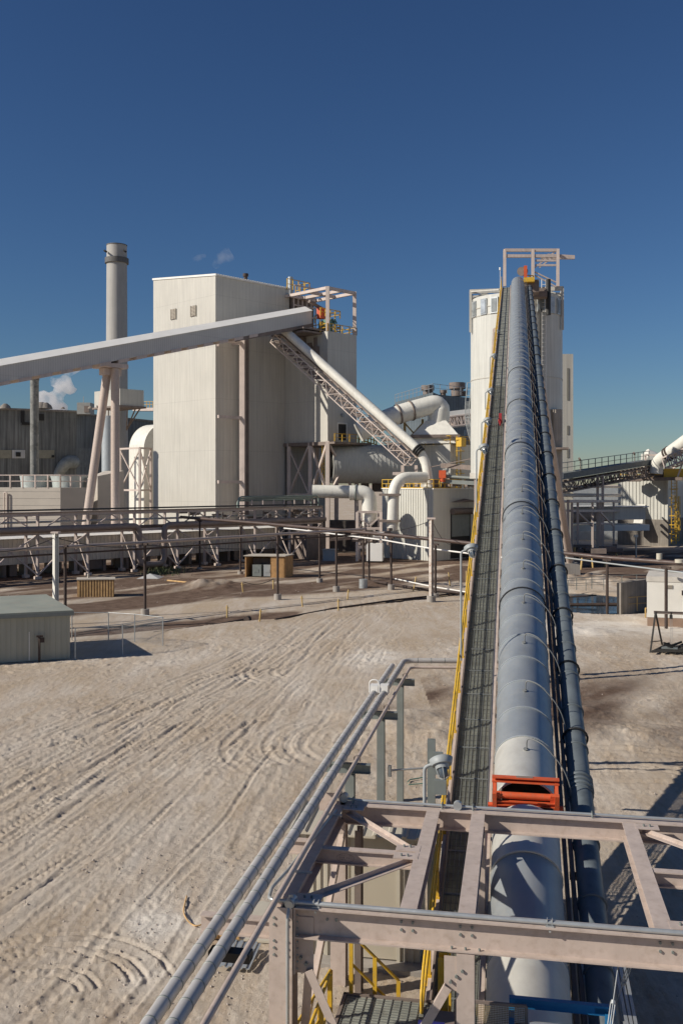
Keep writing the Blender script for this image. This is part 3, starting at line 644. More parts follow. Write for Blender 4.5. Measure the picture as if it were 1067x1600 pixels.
for i, Yp in enumerate((30.2, 25.9, 21.1)):
    p = q2+LV*((Yp-q2.y)/.9838)+FU*.12; zt = 4.04-.13
    t = thing('pipe_post', 'grey green steel post under the foreground pipes, %s from the platform' % wds[i], 'post', (p.x, p.y, 0), 'grey green posts under the foreground pipes')
    MB().beam(V((p.x, p.y, -.1)), V((p.x, p.y, zt-.28)), .20, .20, 'I', .018, up=FV).build('post', greypost, t)
    MB().beam(V((p.x, p.y, zt-.16))-FU*.62, V((p.x, p.y, zt-.16))+FU*.45, .16, .2, 'I').build('bracket', greypost, t)
    m = MB(); m.tube([q3+LV*((Yp-q3.y)/.9838)+FU*.07*math.cos(R(a))+Z*.08*math.sin(R(a)) for a in range(-40, 221, 20)], .012, 5); m.build('u_bolt', steeldk, t)
m = MB(); m.tube([V((1.32, 25.9, 2.25)), V((4.4, 26.3, 2.35))], .028, 8); m.tube([V((1.3, 25.85, 2.1)), V((1.3, 25.85, 2.4))], .05, 8)
m.single('cross_pipe', galvp, 'thin horizontal pipe from a grey green post to the conveyor', 'pipe')
m = MB(); m.cbox(q1+FU*.34+LV*(12.5-q1.y)/.9838-Z*.15, FU*.55, FV*.18, Z*.12); m.single('pipe_saddle', black, 'black saddle block under the insulated pipes on the pink outrigger', 'saddle')
# electrical box behind the near lamp
t = thing('control_box', 'grey electrical control box on a short column behind the near caged lamp', 'control box', P(683, 1262, 19.6)-Z*4)
c = P(684, 1200, 19.6); m = MB(); m.beam(V((c.x-.12, c.y+.15, 0)), V((c.x-.12, c.y+.15, c.z+.55)), .16, .1, 'C', .012, up=FV); m.build('post', greypost, t)
m = MB(); m.cbox(c+Z*.1, FU*.20, FV*.12, Z*.44); m.cbox(c-Z*.38+FU*.05, FU*.24, FV*.16, Z*.28); m.build('enclosure', greypost, t)
# ================================================================== FOREGROUND SHED
shed = thing('equipment_shed', 'beige ribbed metal shed with a plain door behind the platform frame', 'shed', G(600, 1505))
S0 = G(656, 1512); SW = 2.68; SD = 1.15; SH = 2.68
def SP(a, b, z): return S0-FU*a+FV*b+Z*z
def ribwall(m, o, d, length, h, n, sp=.3, w=.055, dep=.03):
    k = 0
    while k*sp < length: m.prof(o+d*(k*sp+.1)+n*dep*.5, o+d*(k*sp+.1)+n*dep*.5+Z*h, [(-w,-dep/2),(w,-dep/2),(w*.6,dep/2),(-w*.6,dep/2)] if n.dot(FV) > 0 else [(-w,dep/2),(w,dep/2),(w*.6,-dep/2),(-w*.6,-dep/2)], -n if n.dot(FV) > 0 else n); k += 1
m = MB(); m.box(SP(SW, 0, .1), FU*SW, FV*SD, Z*(SH-.1))
def ribs2(m, o, d, length, h, n, sp=.3, w=.05, dep=.035, skip=None):
    x = .12
    while x < length-.05:
        if not (skip and skip[0] < x < skip[1]): m.box(o+d*(x-w/2), d*w, n*dep, Z*h)
        x += sp
ribs2(m, SP(SW, 0, .1), FU, SW, SH-.1, -FV, .15, .05, .03, skip=(SW-1.48, SW-.34)); ribs2(m, SP(SW, 0, .1), FV, SD, SH-.1, -FU, .3)
m.build('wall', beigeclad, shed)
m = MB(); m.box(SP(1.36, -.045, .14), FU*.88, FV*.04, Z*2.1); dr = m.build('door', beigedoor, shed)
m = MB(); 
for a in (1.43, .48): m.box(SP(a, -.06, .1), FU*.07, FV*.06, Z*2.2)
m.box(SP(1.43, -.06, 2.3), FU*1.02, FV*.06, Z*.07); m.build('frame', beigeclad, dr)
m = MB(); m.tube([SP(.58, -.045, 1.1), SP(.58, -.11, 1.1), SP(.68, -.11, 1.1)], .018, 6); m.build('handle', galvp, dr)
m = MB(); ro = SP(SW+.12, -.28, SH+.02); rise = .12; rv = (FV*(SD+.4)+Z*rise); m.box(ro, FU*(SW+.24), rv, Z*.04)
x = .1
while x < SW+.15: m.add([p for p in (ro+FU*(x-.07)+Z*.041, ro+FU*(x+.07)+Z*.041, ro+FU*(x+.03)+Z*.085, ro+FU*(x-.03)+Z*.085)]+[p+rv for p in (ro+FU*(x-.07)+Z*.041, ro+FU*(x+.07)+Z*.041, ro+FU*(x+.03)+Z*.085, ro+FU*(x-.03)+Z*.085)], [(0,1,2,3),(4,7,6,5),(0,4,5,1),(1,5,6,2),(2,6,7,3),(3,7,4,0)]); x += .3
m.build('roof', beigeclad, shed)
m = MB(); m.box(SP(SW+.15, -.4, -.05), FU*(SW+.3), FV*(SD+.6), Z*.15); m.build('slab', conc, shed)
# grating deck, stairs and yellow rails
deck = thing('grating_deck', 'dark steel grating deck with yellow handrails below the platform beam', 'deck', FP(1.3, 1.2, 0)); DZ = 1.0
m = MB(); m.box(FP(.55, -2.6, DZ-.04), FU*1.62, FV*5.0, Z*.035); g_ = m.build('grating', grate, deck)
m = MB()
for k in range(11): m.box(FP(.58+k*.155, -2.6, DZ), FU*.012, FV*5.0, Z*.012)
for k in range(62): m.box(FP(.56, -2.55+k*.08, DZ+.001), FU*1.6, FV*.008, Z*.006)
m.build('grating_bars', grateb, g_)
m = MB(); m.box(FP(.49, -2.6, DZ-.22), FU*.06, FV*5.06, Z*.25); m.box(FP(.49, 2.4, DZ-.22), FU*1.7, FV*.06, Z*.25)
for p in ((.55, 2.3), (2.1, 2.3), (.55, -.9), (2.1, -.9)): m.beam(FP(*p, 0), FP(*p, DZ-.04), .1, .1)
m.build('frame', steeldk, deck)
def yrail(pts, name='handrail', n=3, r=.034):
    m = MB(); pts = [V(p) for p in pts]; m.tube(fillet([p+Z*1.07 for p in pts], .08), r*.8, 8); m.tube(fillet([p+Z*.55 for p in pts], .08), r*.7, 8)
    for a, b in zip(pts, pts[1:]):
        k = max(1, round((b-a).length/.75))
        for i in range(k+1): q = a.lerp(b, i/k); m.beam(q-Z*.1, q+Z*1.07, .07, .05)
    return m.build(name, yellow, deck)
yrail([FP(.52, -2.4, DZ), FP(.52, 1.0, DZ)]); yrail([FP(.02, -1.2, DZ-.35), FP(.3, 2.2, DZ-.55)])
yrail([FP(.62, 2.45, DZ), FP(1.42, 2.75, .1)])
m = MB()
for k in range(5): m.box(FP(.9+k*.22, 2.5+k*.2, DZ-.2-k*.19), FU*.5, FV*.28, Z*.03)
m.build('stair_tread', grate, deck)
# yellow gate post by conveyor tail
m = MB(); m.beam(FP(2.30, 1.6, 0), FP(2.30, 1.6, 2.25), .16, .2, 'C', .02, up=FV); m.beam(FP(2.30, 2.6, 0), FP(2.30, 2.6, 2.4), .12, .12); m.beam(FP(2.3, 1.6, 1.9), FP(2.3, 2.6, 2.1), .06, .06)
m.single('yellow_guard_post', yellow, 'thick yellow guard posts at the foot of the conveyor walkway', 'guard post')
# tail hopper, screen, blue frame
hop = thing('tail_hopper', 'blue framed loading hopper at the bottom end of the tube conveyor', 'hopper', XY(850, 14.3))
HO = XY(795, 14.75); hx = FU*1.5
m = MB(); m.box(HO+Z*1.95, hx, FV*.10, Z*.14); m.box(HO+Z*1.1-FV*1.6, FU*.08, FV*1.6, Z*.9); m.box(HO+Z*1.1-FV*1.6+FU*1.42, FU*.08, FV*1.6, Z*.9); m.box(HO+FU*1.28+Z*1.98, FU*.30, FV*.13, Z*.08)
m.build('frame', blue, hop)
m = MB(); m.box(HO+Z*.2-FV*1.7+FU*.1, FU*1.3, FV*1.65, Z*1.55); m.build('bin', dark, hop)
m = MB(); m.tube([HO+Z*1.80-FV*.5+FU*.3, HO+Z*1.80-FV*.5+FU*1.3], .22, 16); m.build('roller', galvp, hop)
m = MB(); m.tube([XY(662, 15.3, 1.15), XY(658, 14.9, 1.5), XY(661, 14.5, 1.2), XY(663, 14.0, 1.0)], .05, 8); m.single('blue_hose', blue, 'short blue hose hanging at the edge of the grating deck', 'hose')
scr = thing('mesh_screen', 'rusty wire mesh guard screen above the conveyor tail', 'screen', XY(755, 14.6))
q = P(712, 1562, 14.55); m = MB(); nx, nz = 44, 40
for i in range(nx+1): m.beam(q+FU*1.05*i/nx, q+FU*1.05*i/nx-Z*1.0-FV*.15, .007, .007)
for i in range(nz+1): m.beam(q-(Z*1.0+FV*.15)*i/nz, q-(Z*1.0+FV*.15)*i/nz+FU*1.05, .007, .007)
m.build('mesh', mat('screen_wire', (.24, .19, .11), .7), scr)
m = MB(); m.beam(q, q+FU*1.05, .04, .04); m.beam(q, q-Z*1.0-FV*.15, .04, .04); m.beam(q+FU*1.05, q+FU*1.05-Z*1.0-FV*.15, .04, .04); m.build('frame', steeldk, scr)
m = MB(); m.cbox(XY(700, 15.2, 1.0), FU*.8, FV*.5, Z*1.0); m.cbox(XY(810, 15.2, .5), FU*1.3, FV*.6, Z*1.0); m.single('drive_housing', steeldk, 'dark brown drive housing under the mesh screen', 'housing')
m = MB(); p = FP(2.0, .5, 1.7); m.tube([p, p+FU*.4], .06, 12); m.single('blue_coupling', mat('navy_paint', (.02, .02, .12), .4), 'dark blue coupling tucked behind the middle platform column', 'coupling')
# lower right: steel sections and tie anchors beside the dark duct
m = MB()
for k in range(3): m.beam(P(958+k*7, 1500, 16.4), P(985+k*7, 1640, 13.6), .05, .16, 'C', .01)
m.single('steel_rails', galvp, 'bundle of slim steel sections leaning beside the lower duct end', 'steel sections')
# corrugated sheet, plywood, cable on the ground
q = G(340, 1520); m = MB(); 
for k in range(9): a = q+FU*.075*k; m.box(a+Z*(.12+.03*(k % 2)), FU*.075, FV*.9+Z*.10, Z*.015)
m.single('corrugated_sheet', galvp, 'small corrugated metal sheet lying under the insulated pipes', 'sheet')
q = G(400, 1478); m = MB(); m.box(q-FU*.9+FV*.1+Z*.03, FU*1.2, FV*1.9, Z*.05); m.single('plywood_board', beigeclad, 'large pale board lying on the ground left of the platform column', 'board')
m = MB(); 
for a, b, c_ in ((-.2, .3, .0), (.12, .6, .02), (-1.0, -.25, 0)): m.beam(q+FU*a+FV*b+Z*.13, q+FU*(a+.45)+FV*(b+1.3)+Z*.15, .1, .06)
m.beam(q+FU*-1.2+FV*.05+Z*.1, q+FU*-.4+FV*.1+Z*.12, .1, .08)
m.single('timber_offcuts', woodp, 'loose timber boards lying on the pale board by the column', 'timber')
m = MB(); pp = [G(x, y, .06) for x, y in ((292, 1400), (286, 1425), (294, 1440), (306, 1448), (322, 1442), (352, 1440), (380, 1452))]; m.tube(fillet(pp, .3), .018, 6)
m.single('loose_cable', woodp, 'thin loose cable curling on the sand beside the insulated pipes', 'cable')
m = MB(); m.tube(fillet([G(637, 1222, .05), G(640, 1218, .05), G(665, 1214, .05), G(664, 1224, .05), G(638, 1226, .05)], .1), .02, 6); m.single('green_hose', greenp, 'green garden hose loop lying behind the near caged lamp', 'hose')
# ================================================================== PLANT
def along(c, d, px):
    """point where the line c + t d meets image column px (plan view)"""
    k = (px-CX)/F; t = (k*c.y-c.x)/(d.x-k*d.y); return c+d*t
def zat(p, py): return CH+(HZ-py)/F*p.y
def flat(p): return V((p.x, p.y, 0))
def wallbox(m, c, a, b, z0, z1): m.box(flat(c)+Z*z0, a, b, Z*(z1-z0)); return m
def I(m, p0, p1, w=.35): return m.beam(p0, p1, w, w)
# ---- tall white building
C0 = XY(337, 135); TB = zat(C0, 431)
CL0 = along(C0, E2, 240); CR0 = along(C0, E1, 452); CS = along(C0, E1, 445); L2 = (CL0-C0).length; L1 = (CR0-C0).length
zl = zat(CL0, 438)
tb = thing('tall_building', 'tallest white clad building, two louvres high on its sunlit side', 'building', C0)
m = MB(); A, B, C_, D = C0, C0+E1*L1, C0+E1*L1+E2*L2, C0+E2*L2
m.add([A, B, C_, D, A+Z*TB, B+Z*TB, C_+Z*zl, D+Z*zl], [(0,1,5,4),(1,2,6,5),(2,3,7,6),(3,0,4,7),(3,2,1,0)]); m.build('wall', cream, tb)
m = MB(); o = .12; m.add([p+q+Z*(z+.02) for p, q, z in ((A, -E1*o-E2*o, TB), (B, E1*o-E2*o, TB), (C_, E1*o+E2*o, zl), (D, -E1*o+E2*o, zl))]+[p+q+Z*(z+.3) for p, q, z in ((A, -E1*o-E2*o, TB), (B, E1*o-E2*o, TB), (C_, E1*o+E2*o, zl), (D, -E1*o+E2*o, zl))], [(0,3,2,1),(4,5,6,7),(0,1,5,4),(1,2,6,5),(2,3,7,6),(3,0,4,7)]); rf = m.build('roof', whitep, tb)
m = MB(); 
for k in range(32): m.cbox(C0+E1*(L1*k/31)-E2*.16+Z*(TB+.16), E1*.16, E2*.1, Z*.3)
m.build('roof_clips', whitep, rf)
q = along(C0+E2*2.0, E1, 384); m = MB(); m.tube([flat(q)+Z*TB, flat(q)+Z*(TB+1.5)], .28, 10); m.tube([flat(q)+Z*(TB+1.3), flat(q)+Z*(TB+1.7)], .42, 10); m.build('vent', rust, tb)
for px, py in ((272, 491), (303, 486)):
    p = along(C0, E2, px); z = zat(p, py); lv = MB().cbox(flat(p)+Z*z-E1*.05, E2*1.25, E1*.14, Z*1.5).build('louvre', steeldk, tb)
    m = MB()
    for k in range(7): m.cbox(flat(p)+Z*(z-.6+k*.2)-E1*.14, E2*1.0, E1*.05, Z*.07)
    m.cbox(flat(p)+Z*z-E1*.15, E2*.07, E1*.06, Z*1.5)
    for s in (-1, 1): m.cbox(flat(p)+E2*s*.62+Z*z-E1*.14, E2*.08, E1*.08, Z*1.6)
    m.build('slats', beigeclad, lv)
# free column and struts + dark pipes on the shaded face
t = thing('side_column', 'tall pinkish column with struts on the shaded side of the tall building', 'column', along(C0-E2*3.0, E1, 379))
q = flat(along(C0-E2*2.2, E1, 379)); zc = zat(q, 522); MB().beam(q, q+Z*zc, .75, .6, 'box').build('column', steelfar, t)
m = MB()
for py in (535, 652, 752): 
    p = flat(along(C0-E2*2.2, E1, 341)); z = zat(q, py+1); m.beam(p+Z*z, q+Z*z, .3, .42)
    m.beam(q+Z*z, q+E2*2.2+Z*z, .3, .3)
p = flat(along(C0-E2*2.2, E1, 341)); z = zat(q, 536); m.beam(p+Z*(z-.9), p+Z*(z+1.2), .3, .3); m.beam(p+Z*(z+1.5), q+Z*(z+1.9), .3, .3)
m.build('strut', steelfar, t)
m = MB(); r_ = flat(along(C0-E2*.8, E1, 386)); m.beam(r_, r_+Z*zat(r_, 522), .5, .4); r_ = flat(along(C0-E2*.7, E1, 380)); m.beam(r_, r_+Z*zat(r_, 522), .25, .3); m.build('riser', steeldk, t)
# ---- block on legs projecting from the tall building
B0 = along(CS, -E2, 512); zB = zat(B0, 517); B1 = along(B0, E1, 557); zb = zat(B0, 690); LB = (B0-CS).length; WB = (B1-B0).length
blk = thing('tower_block', 'lower white clad block on steel legs with a dark doorway, joined to the tall building', 'building', B0)
m = MB(); wallbox(m, B0, E1*WB, E2*(LB-.02), zb, zB); le_ = (along(CS, E1, 508)-CS).length; wallbox(m, CS+E1*.02, E1*le_, E2*3, 0, zB); m.build('wall', cream, blk)
m = MB(); ln = flat(B0)-E1*.0; m.box(flat(B0)-E1*.3-E2*.3+Z*(zb-.5), E1*(WB+1.8), E2*(LB+2), Z*.5); m.box(flat(B0)-E1*.3-E2*1.7+Z*(zb-.35), E1*(WB+1.8), E2*1.5, Z*.3); m.build('platform', steeldk, blk)
m = MB(); rail(m, [flat(B0)-E1*.2-E2*1.6+Z*zb, flat(B0)+E1*(WB+1.4)-E2*1.6+Z*zb], 1.1, 1.6, .05); rail(m, [flat(B0)+E1*(WB+1.4)-E2*1.6+Z*zb, flat(B0)+E1*(WB+1.4)+E2*1.0+Z*zb], 1.1, 1.6, .05); m.build('handrail', yellow, blk)
p = flat(along(B0, E1, 534)); z0 = zb+.3; m = MB(); m.box(p-E1*.85-E2*.06+Z*z0, E1*1.7, E2*.1, Z*2.3); dw = m.build('doorway', dark, blk)
m = MB(); 
for s in (-.95, .85): m.box(p+E1*s-E2*.12+Z*z0, E1*.12, E2*.1, Z*2.4)
m.box(p-E1*.95-E2*.12+Z*(z0+2.4), E1*1.92, E2*.1, Z*.14); m.build('frame', whitep, dw)
m = MB(); m.tube([p+Z*(z0+3.6)-E2*.05, p+Z*(z0+3.6)-E2*.35], .28, 10); m.build('floodlight', lamphead, blk)
m = MB(); lf = [flat(along(B0-E2*.2, E1, x)) for x in (512,)]+[flat(B0)+E1*WB, flat(along(CS, -E2, 485)), flat(along(CS, -E2, 452))]
for q in lf+[flat(B0)+E2*LB*.9+E1*WB, flat(along(CS, -E2, 485))+E1*WB*.9]: I(m, q, q+Z*zb, .55)
m.build('leg', steelfar, blk)
m = MB(); a0, a1, a2 = lf[3], lf[2], lf[0]
for zz in (zb*.52, zb*.12): m.beam(a0+Z*zz, a2+Z*zz, .35, .4); m.beam(a2+Z*zz, lf[1]+Z*zz, .35, .4)
m.beam(a0+Z*zb*.52, a1+Z*zb, .3, .3); m.beam(a1+Z*zb*.52, a2+Z*zb, .3, .3); m.beam(a1+Z*zb, a2+Z*zb*.52, .3, .3); m.beam(a0+Z*zb*.95, a1+Z*zb*.5, .25, .25); m.beam(a2+Z*zb*.5, lf[1]+Z*zb, .3, .3); m.beam(lf[1]+Z*zb*.5, a2+Z*zb, .3, .3)
m.beam(a0, a1+Z*zb*.5, .3, .3); m.beam(a1+Z*zb*.5, a2, .3, .3); m.build('brace', steelfar, blk)
# dark recess wall behind legs
# ---- hoist frame, rails and machinery on the block
hf = thing('roof_hoist_frame', 'open pink steel frame standing on the roof of the block beside the gallery head', 'steel frame', flat(B0)+Z*zB)
hz = zat(B0, 447); m = MB()
P1 = flat(B0)+E1*.2+E2*.2; P2 = flat(B0)+E1*(WB-.2)+E2*.2; P3 = P1+E2*(LB+2.5); P4 = P2+E2*(LB+2.5)
for q in (P1, P2): I(m, q+Z*zB, q+Z*hz, .5)
I(m, P3+Z*zB, P3+Z*hz, .5); m.build('column', steelfar, hf)
m = MB()
for a, b in ((P1, P2), (P1, P3), (P2, P4), (P1.lerp(P2, .5), P3.lerp(P4, .5)), (P1.lerp(P3, .35), P2.lerp(P4, .35)), (P1.lerp(P3, .7), P2.lerp(P4, .7))): m.beam(a+Z*(hz-.2), b+Z*(hz-.2), .4, .42)
m.build('beam', steelfar, hf)
m = MB()
rail(m, [flat(B0)+E2*LB+Z*zB, flat(B0)+Z*zB, flat(B0)+E1*WB+Z*zB, flat(B0)+E1*WB+E2*LB+Z*zB], 1.1, 1.5, .06); rf_ = m.single('roof_handrail', yellow, 'yellow handrail round the roof edge of the lower block', 'handrail')
gd = E1; GE = along(C0-E2*6.6, E1, 487)     # gallery end in plan
mp_ = thing('head_platform', 'cluttered yellow railed platform with an orange drive at the covered gallery head', 'platform', flat(GE))
zg = zat(GE, 520); m = MB(); m.box(flat(GE)-E1*3-E2*1.5+Z*(zg-.3), E1*7.5, E2*7, Z*.25); m.box(flat(GE)-E1*3-E2*1.5+Z*(zB+.1), E1*6.5, E2*5, Z*.2)
for k in range(5): I(m, flat(GE)-E1*2.5+E1*k*1.5-E2*1.2+Z*(zB-.3), flat(GE)-E1*2.5+E1*k*1.5-E2*1.2+Z*(zg+.0), .25)
m.build('floor', steeldk, mp_)
m = MB()
for zz in (zg, zB+.3, zg+2.4): rail(m, [flat(GE)+E1*.4-E2*1.4+Z*zz, flat(GE)+E1*4.4-E2*1.4+Z*zz, flat(GE)+E1*4.4+E2*4+Z*zz], 1.1, 1.0, .06)
m.build('handrail', yellow, mp_)
m = MB(); m.box(flat(GE)+E1*.9-E2*.9+Z*(zat(GE, 497)), E1*1.0, E2*.8, Z*1.6); m.build('drive', orange, mp_)
random.seed(8); m = MB()
for k in range(16):
    q = flat(GE)+E1*random.uniform(0, 4)+E2*random.uniform(-1, 4)+Z*(zg+random.uniform(-3, 0)); m.cbox(q, E1*random.uniform(.4, 1.4), E2*random.uniform(.4, 1.2), Z*random.uniform(.4, 1.6))
m.tube(fillet([flat(GE)+E1*3+Z*zg, flat(GE)+E1*3+Z*(zg+3.5), flat(GE)-E1*.5+Z*(zg+4.5)], .8), .25, 8)
m.build('machinery', steeldk, mp_)
m = MB(); q = flat(B0)+E1*1.2+E2*1.5
for k in range(7): 
    w = q+E1*random.uniform(-.5, 2)+E2*random.uniform(-.5, 1.5)+Z*zB; m.tube(fillet([w, w+Z*random.uniform(1.2, 2.4), w+Z*1.6+E1*random.uniform(.4, 1.2)], .3), .12, 6)
m.cbox(q+Z*(zB+1), E1*1.2, E2*1.0, Z*1.6); m.single('roof_machine', greenp, 'dark green and grey machinery on the block roof inside the yellow rail', 'machinery')
p = XY(454, 148); m = MB(); m.tube([p+Z*(zB), p+Z*zat(p, 433)], .42, 12); m.single('vent_pipe', galvp, 'thin grey vent pipe standing above the gallery roof at the corner of the tall building', 'pipe')
m = MB(); p = flat(CR0)+E2*1+Z*TB; rail(m, [p-E1*.6-E2*1.2, p+E1*4-E2*1.2, p+E1*4+E2*2], 1.6, 1.2, .06); m.single('roof_edge_rail', yellow, 'yellow rail at the top right corner of the tallest building', 'handrail')
m = MB(); p = flat(CR0)+E1*.3-E2*.3; m.box(p+Z*(zB+.5), E1*4.5, E2*5, Z*(TB-zB-1.2)); m.single('head_house', steeldk, 'dark open machinery house beside the top of the tall building', 'machinery house')
m = MB()
for k in range(6): q = p-E2*.4+E1*k*.9; m.beam(q+Z*(zB+.8), q+Z*(TB-.8), .18, .18)
for k in range(5): q = p-E2*.45+Z*(zB+2+k*1.5); m.beam(q, q+E1*4.5, .18, .18)
m.single('pipe_lattice', steelfar, 'lattice of pinkish girts across the machinery house beside the tall building', 'lattice')
# ---- inclined covered gallery
gal = thing('covered_gallery', 'long inclined gallery, grey side and white roof, crossing before the tall building', 'gallery', along(flat(GE), -E1, 0))
GA = along(flat(GE), -E1, -90); ze = zat(GE, 478); 
def gz(p): return ze-(flat(GE)-flat(p)).length*gs
g0 = along(flat(GE), -E1, 0); gs = (ze-zat(g0, 562))/(flat(GE)-flat(g0)).length
def GP(t, w, z):   # t along from the end backwards
    q = flat(GE)-E1*t; return q+E2*w+Z*(ze-gs*t+z)
LG = (flat(GE)-flat(GA)).length; GH = 2.55
gt = -.7; m = MB(); m.add([GP(0,0,gt), GP(LG,0,gt), GP(LG,0,-GH), GP(0,0,-GH), GP(0,3,gt), GP(LG,3,gt), GP(LG,3,-GH), GP(0,3,-GH)], [(0,1,2,3),(4,7,6,5),(0,3,7,4),(1,5,6,2),(3,2,6,7),(0,4,5,1)]); m.build('wall', galgrey, gal)
m = MB(); m.add([GP(-.1,-.15,gt+.02), GP(LG,-.15,gt+.02), GP(LG,1.5,.1), GP(-.1,1.5,.1), GP(LG,3.15,gt+.02), GP(-.1,3.15,gt+.02)], [(0,1,2,3),(3,2,4,5),(0,3,5),(1,4,2),(0,5,4,1)]); m.build('roof', whitep, gal)
m = MB()
for k in range(int(LG/2.55)):
    if k*2.55 > 9: m.box(GP(k*2.55, -.12, -GH-.36), GP(1.5,0,0)-GP(0,0,0), E2*3.1, Z*.42)
m.build('floor_bracket', steelfar, gal)
m = MB(); q = MB(); m.prof(GP(-.3, .1, -GH-.25), GP(14, .1, -GH-.25), [(-.1,-.25),(.1,-.25),(.1,.25),(-.1,.25)]); m.build('floor_girder', steeldk, gal)
hp = along(flat(GE)+E2*1.5, -E1, 173); ht = Z*(gz(hp)-GH-.3)
m = MB(); m.tube([flat(XY(126, hp.y-1.5)), flat(hp)+ht-Z*.6-FU*.35], .52, 14); m.build('support_leg', steel, gal)
m = MB(); m.tube([flat(XY(180.5, hp.y-.5)), flat(XY(180.5, hp.y-.5))+ht-Z*.6], .52, 14); m.build('support_leg', steel, gal)
m = MB(); m.cbox(flat(hp)+ht-Z*.3, E1*3.2, E2*3, Z*.5); m.cbox(flat(hp)+ht-Z*1.0, E1*2.4, E2*1.2, Z*.8); m.build('leg_cap', steelfar, gal)
# ---- diagonal duct and truss
DS = flat(XY(440, 133.5))+Z*0; 
dA = P(441, 513, 137.5); dB = P(652, 703, 126.5)
dd = thing('diagonal_duct', 'long white tube on a pink lattice truss sloping down to the small ribbed building', 'duct', flat(dB))
dE = P(662, 712, 126.2); eb = [dA, dB, P(672, 722, 126), P(671, 765, 126)]
m = MB(); m.tube(fillet([dA, P(664, 712, 126.2), P(671, 765, 126)], 2.6, 8), .62, 18); m.build('tube', creamp, dd)
m = MB(); dv = (dB-dA).normalized()
for s in (.0, .35, .7): m.ring(P(651, 701.5, 126.5)+dv*s, dv, .62, .22, 18, .12)
m.build('coupling', black, dd)
m = MB(); of = V((-.5, -.1, -1.05)); truss(m, dA+of, dB+of, 1.8, 1.3, 18, .10); m.build('truss', steelfar, dd)
m = MB(); q = dA.lerp(dB, .97)+of; 
for s in (-1, 1): I(m, q+FU*s*.9-Z*1.5, flat(q)+FU*s*.9+Z*zat(q, 760), .4)
I(m, q-FU*2.2-Z*2.6, q+FU*2.2-Z*2.6, .4); m.build('support_leg', steelfar, dd)
m = MB(); random.seed(4)
for k in range(26): q = dA.lerp(dB, k/26)+of-Z*.9; m.cbox(q, dv*.5, FU*1.0, Z*random.uniform(.1, .3))
m.tube([dA+of-Z*.5+FU*1.15, dB+of-Z*.5+FU*1.15], .12, 6); m.build('idlers', steeldk, dd)
# ---- horizontal dryer drum
dr_a = P(517, 727, 141); q0 = flat(dr_a); 
drum = thing('rotary_drum', 'big ribbed pale cylindrical drum lying behind the leg frame of the block', 'drum', q0)
dd1 = V((.985, .17, 0)); m = MB(); ctr = V((q0.x, 141, zat(q0, 725))); m.tube([ctr, ctr+dd1*16], 2.85, 40, True); m.build('shell', mat('drum_skin', (.54, .54, .50), .5, var=.06, scale=.5, streak=.1), drum)
m = MB()
for k in range(26): m.ring(ctr+dd1*(.4+k*.6), dd1, 2.85, .06, 40, .03)
m.build('bands', galgrey, drum)
m = MB(); m.tube([ctr-dd1*.25, ctr+dd1*.05], 2.0, 24); m.build('end_cap', dark, drum)
m = MB(); 
for k in range(9): m.beam(ctr-dd1*.9+Z*(-3.2+k*.8)-FV*2, ctr-dd1*.9+Z*(-3.2+k*.8)-FV*.4, .12, .12)
for s in (-2, -.4): m.beam(ctr-dd1*.9+FV*s-Z*3.3, ctr-dd1*.9+FV*s+Z*3.0, .14, .14)
m.single('yellow_ladder', yellow, 'yellow caged ladder in front of the dark end of the big drum', 'ladder')
m = MB(); q = P(470, 790, 142); m.box(flat(q)-FU*2, FU*20, FV*3, Z*4.5); m.single('dark_plinth', mat('plinth_brown', (.10, .085, .075), .8, var=.3), 'dark plinth and machinery below the big drum', 'plinth')  # plain dark brown block under the drum
# lower horizontal tank and standing elbow
tk = thing('horizontal_vessel', 'long white horizontal vessel beneath the ribbed drum', 'vessel', XY(520, 131))
a = P(488, 767.5, 131); b = P(556, 769, 131); m = MB(); m.tube([a, b], .88, 18); m.build('shell', creamp, tk)
eld = thing('standing_elbow_duct', 'fat white elbow duct standing on a pink frame left of the ribbed building', 'duct', XY(577, 124))
m = MB(); m.tube(fillet([P(546, 770, 124), P(577, 770, 124), P(577, 800, 124)], 1.5, 8), .98, 20); m.tube([P(577, 798, 124), P(577, 812, 124), P(571, 824, 124)], [.98, .85, .55], 16); m.build('pipe', creamp, eld)
m = MB(); m.ring(P(557, 770, 124), FU, .98, .25, 20, .12); m.build('coupling', greypost, eld)
m = MB(); 
for px, Yq in ((558, 123), (595, 123), (561, 127), (592, 127)): q = XY(px, Yq); I(m, q, q+Z*zat(q, 800), .35)
for z_ in (zat(XY(577, 123), 800), 4.2, 1.8): m.beam(XY(558, 123, z_), XY(595, 123, z_), .25, .3)
m.beam(XY(558, 123, 5.8), XY(595, 123, 3.2), .18, .18); m.beam(XY(558, 123, 3.2), XY(595, 123, 5.8), .18, .18); m.beam(XY(558, 123, 2.6), XY(595, 123, 0.3), .18, .18); m.build('frame', steelfar, eld)
m = MB(); m.cbox(XY(586, 121.5, 1.3), FU*2.0, FV*1.5, Z*2.2); m.tube([XY(583, 121, 3.4), XY(595, 121, 3.4)], .5, 12); m.single('white_pump', whitep, 'white pump casing on the ground under the standing elbow duct', 'pump')
